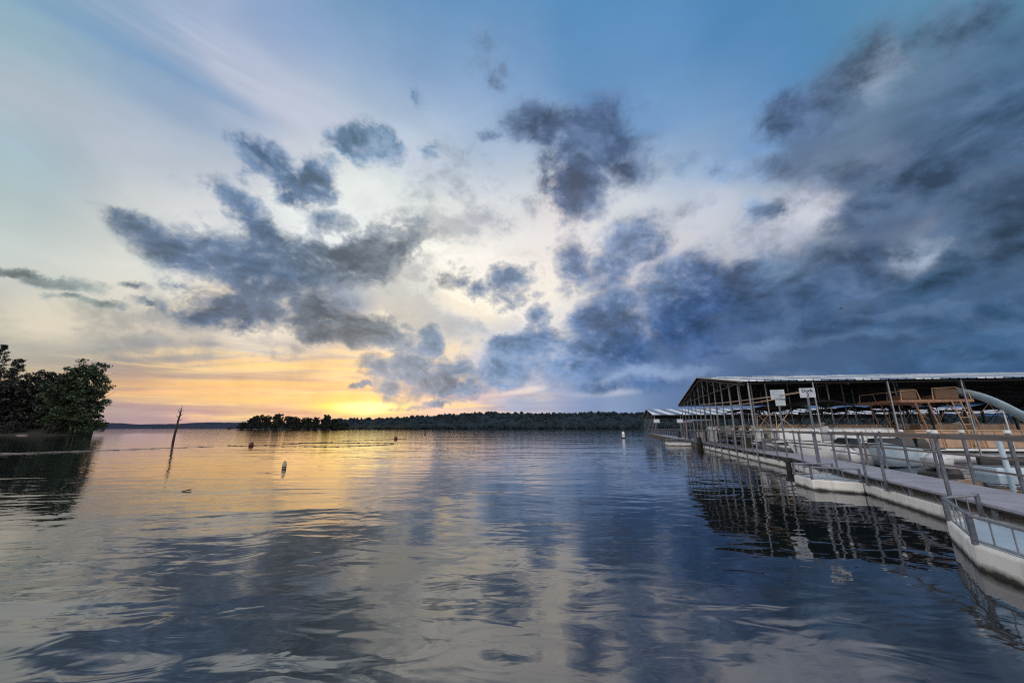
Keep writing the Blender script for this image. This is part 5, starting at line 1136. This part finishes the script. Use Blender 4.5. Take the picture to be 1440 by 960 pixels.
MB().add([(-.06,-.45,1.75),(-.06,.45,1.75),(-.06,.40,1.35),(-.06,0,.95),(-.06,-.40,1.35),(-.03,-.45,1.75),(-.03,.45,1.75),(-.03,.40,1.35),(-.03,0,.95),(-.03,-.40,1.35)],[(0,1,2,3,4),(9,8,7,6,5),(0,5,6,1),(1,6,7,2),(2,7,8,3),(3,8,9,4),(4,9,5,0)]).build('board', M['red'], rs)
for k, (s, n, lab) in enumerate([(3.4,1.2,'black bin beside the white cabinet'),(12.2,1.0,'black bin past the red board'),(18.5,.9,'black bin near the end of the far walkway')]):
    t = thing('bin', lab, 'bin', on_far(s,n), 0, 'black bins on the far walkway')
    MB().lathe([(.22,0),(.27,.75)], 12).build('body', M['black'], t); MB().lathe([(.29,.752),(.29,.80),(.12,.88)], 12).build('lid', M['black'], t)
for k, (x, lab, z) in enumerate([(.6,'white notice board under the far shed, left one',2.55),(5.2,'white notice board under the far shed, right one',2.55)]):
    t = thing('notice_board', lab, 'sign', Vector((26.4,70.6,0))+E_DIR*x*.9, RA, 'notice boards at the far shed')
    MB().box((-.04,-.04,0),(.04,.04,3.1)).build('post', M['post'], t); MB().box((-.5,-.09,2.7),(.55,-.05,3.35)).build('panel', M['sign'], t)

# ---- buoys, ropes, driftwood, bird
def ball(label, x, y, r):
    t = thing('ball_buoy', label, 'buoy', (x,y,0), 0, 'red ball buoys on the float rope')
    n = 12; MB().lathe([(max(.02, r*math.sin(math.pi*k/n)), r*.72-r*math.cos(math.pi*k/n)) for k in range(n+1)], 20).build('ball', M['red'], t, smooth=True)
    MB().tube([(0,0,r*1.65),(0,0,r*1.85)], .05, 8).build('eye', M['black'], t)
ball('red ball buoy at the left end of the looped float rope', -25.7, 37.8, .22)
ball('red ball buoy at the far right end of the float rope', -18.4, 60.5, .27)
t = thing('spar_buoy', 'small white upright buoy alone in the golden water', 'buoy', (-10.0,17.06,0))
MB().lathe([(.02,-.2),(.07,-.12),(.085,.0),(.085,.16),(.06,.26),(.02,.31)], 14).build('body', M['buoy'], t, smooth=True)
MB().lathe([(.090,.02),(.090,.07)], 14).build('band', M['frame'], t)
t = thing('channel_buoy', 'dark can buoy near the far shore below the sunset', 'buoy', (-23.9,104.6,0))
MB().lathe([(.30,-.3),(.32,.1),(.17,.25),(.17,.85),(.08,.95)], 14).build('body', M['black'], t, smooth=True); MB().lathe([(.18,.55),(.18,.7)], 14).build('band', M['red'], t)
t = thing('channel_buoy', 'white can buoy with dark collar off the end of the dock', 'buoy', (19.6,67.2,0))
MB().lathe([(.24,.16),(.25,.3),(.23,.95),(.12,1.12)], 14).build('body', M['cap'], t, smooth=True); MB().lathe([(.40,-.3),(.45,.05),(.42,.157)], 14).build('collar', M['frame'], t); MB().lathe([(.262,.55),(.262,.68)], 14).build('band', M['orange'], t)
def float_rope(label, pts, m):
    """rope strung with small foam floats"""
    t = thing('float_rope', label, 'float rope', (pts[0][0], pts[0][1], 0), 0, 'float ropes marking the swim area')
    o = Vector((pts[0][0], pts[0][1], 0)); P = [Vector((x, y, 0))-o for x, y in pts]
    # smooth the path
    Q = []
    for i in range(len(P)-1):
        a, b, c, d = P[max(i-1,0)], P[i], P[i+1], P[min(i+2,len(P)-1)]
        for k in range(8):
            u = k/8; Q.append(.5*((2*b)+(c-a)*u+(2*a-5*b+4*c-d)*u*u+(3*b-a-3*c+d)*u**3))
    Q.append(P[-1])
    MB().tube([q+Vector((0,0,.015+.01*math.sin(i*1.7))) for i, q in enumerate(Q)], .022, 6).build('rope', M[m], t)
    f = MB(); acc = 0
    for a, b in zip(Q, Q[1:]):
        L = (b-a).length; d = (b-a).normalized(); s = (-acc) % 1.1
        while s < L: c = a+d*s; f.tube([c-d*.16+Vector((0,0,.03)), c+d*.16+Vector((0,0,.03))], .030, 6); s += 1.3
        acc += L
    o2 = f.build('foam_floats', M[m], t); o2['kind'] = 'stuff'
float_rope('float rope running in from the left edge, pale near the shore', [(-45,22.5),(-35,26.3),(-33.4,28.2),(-31.8,30.9),(-30.2,33.7),(-28.2,36.3)], 'rope_pale')
float_rope('dark float rope looping between the two red ball buoys', [(-28.5,38.6),(-25.9,37.9),(-24.2,43.2),(-22.2,52),(-18.7,60.4),(-17.0,61.5)], 'rope')
float_rope('dark float rope lying in a flat loop in front of the other rope', [(-22.9,36.6),(-20,36.5),(-16.6,36.0),(-14.2,39.0),(-13.0,42.2),(-15.2,44.5),(-20.6,44.6),(-25.4,45.5)], 'rope')
for k, (x, y, L, a, lab) in enumerate([(-9.0,10.9,.24,.2,'small forked stick drifting in the golden reflection'),(-13.2,10.7,.16,.5,'tiny dark twig drifting left of the forked stick'),(-9.4,8.2,.18,.9,'thin twig drifting nearest the camera')]):
    t = thing('driftwood', lab, 'driftwood', (x,y,0), a, 'drifting sticks')
    MB().tube([(-L/2,0,.0),(0,.02,.03),(L/2,.0,.02)], [.012,.018,.008], 6).build('stick', M['bark'], t)
    MB().tube([(0,.02,.03),(L*.3,.10,.07)], [.012,.005], 5).build('twig', M['bark'], t)
bd = MB().loft([[(x, r*math.cos(a), r*math.sin(a)) for a in [2*math.pi*k/8 for k in range(8)]] for x, r in ((-.22,.01),(-.15,.03),(-.05,.06),(.08,.055),(.16,.03),(.22,.008))])
for s in (-1, 1): bd.add([(-.06,s*.03,.02),(.08,s*.03,.02),(.10,s*.30,.12),(.02,s*.55,.02),(-.03,s*.30,.10)], [(0,1,2,4),(2,3,4)])
b = bd.build('bird', M['black'], None); b.location = (56,60,21.5); b.rotation_euler = (0,R(-8),R(160))
tag(b, 'small dark bird flying in front of the heavy clouds', 'bird')
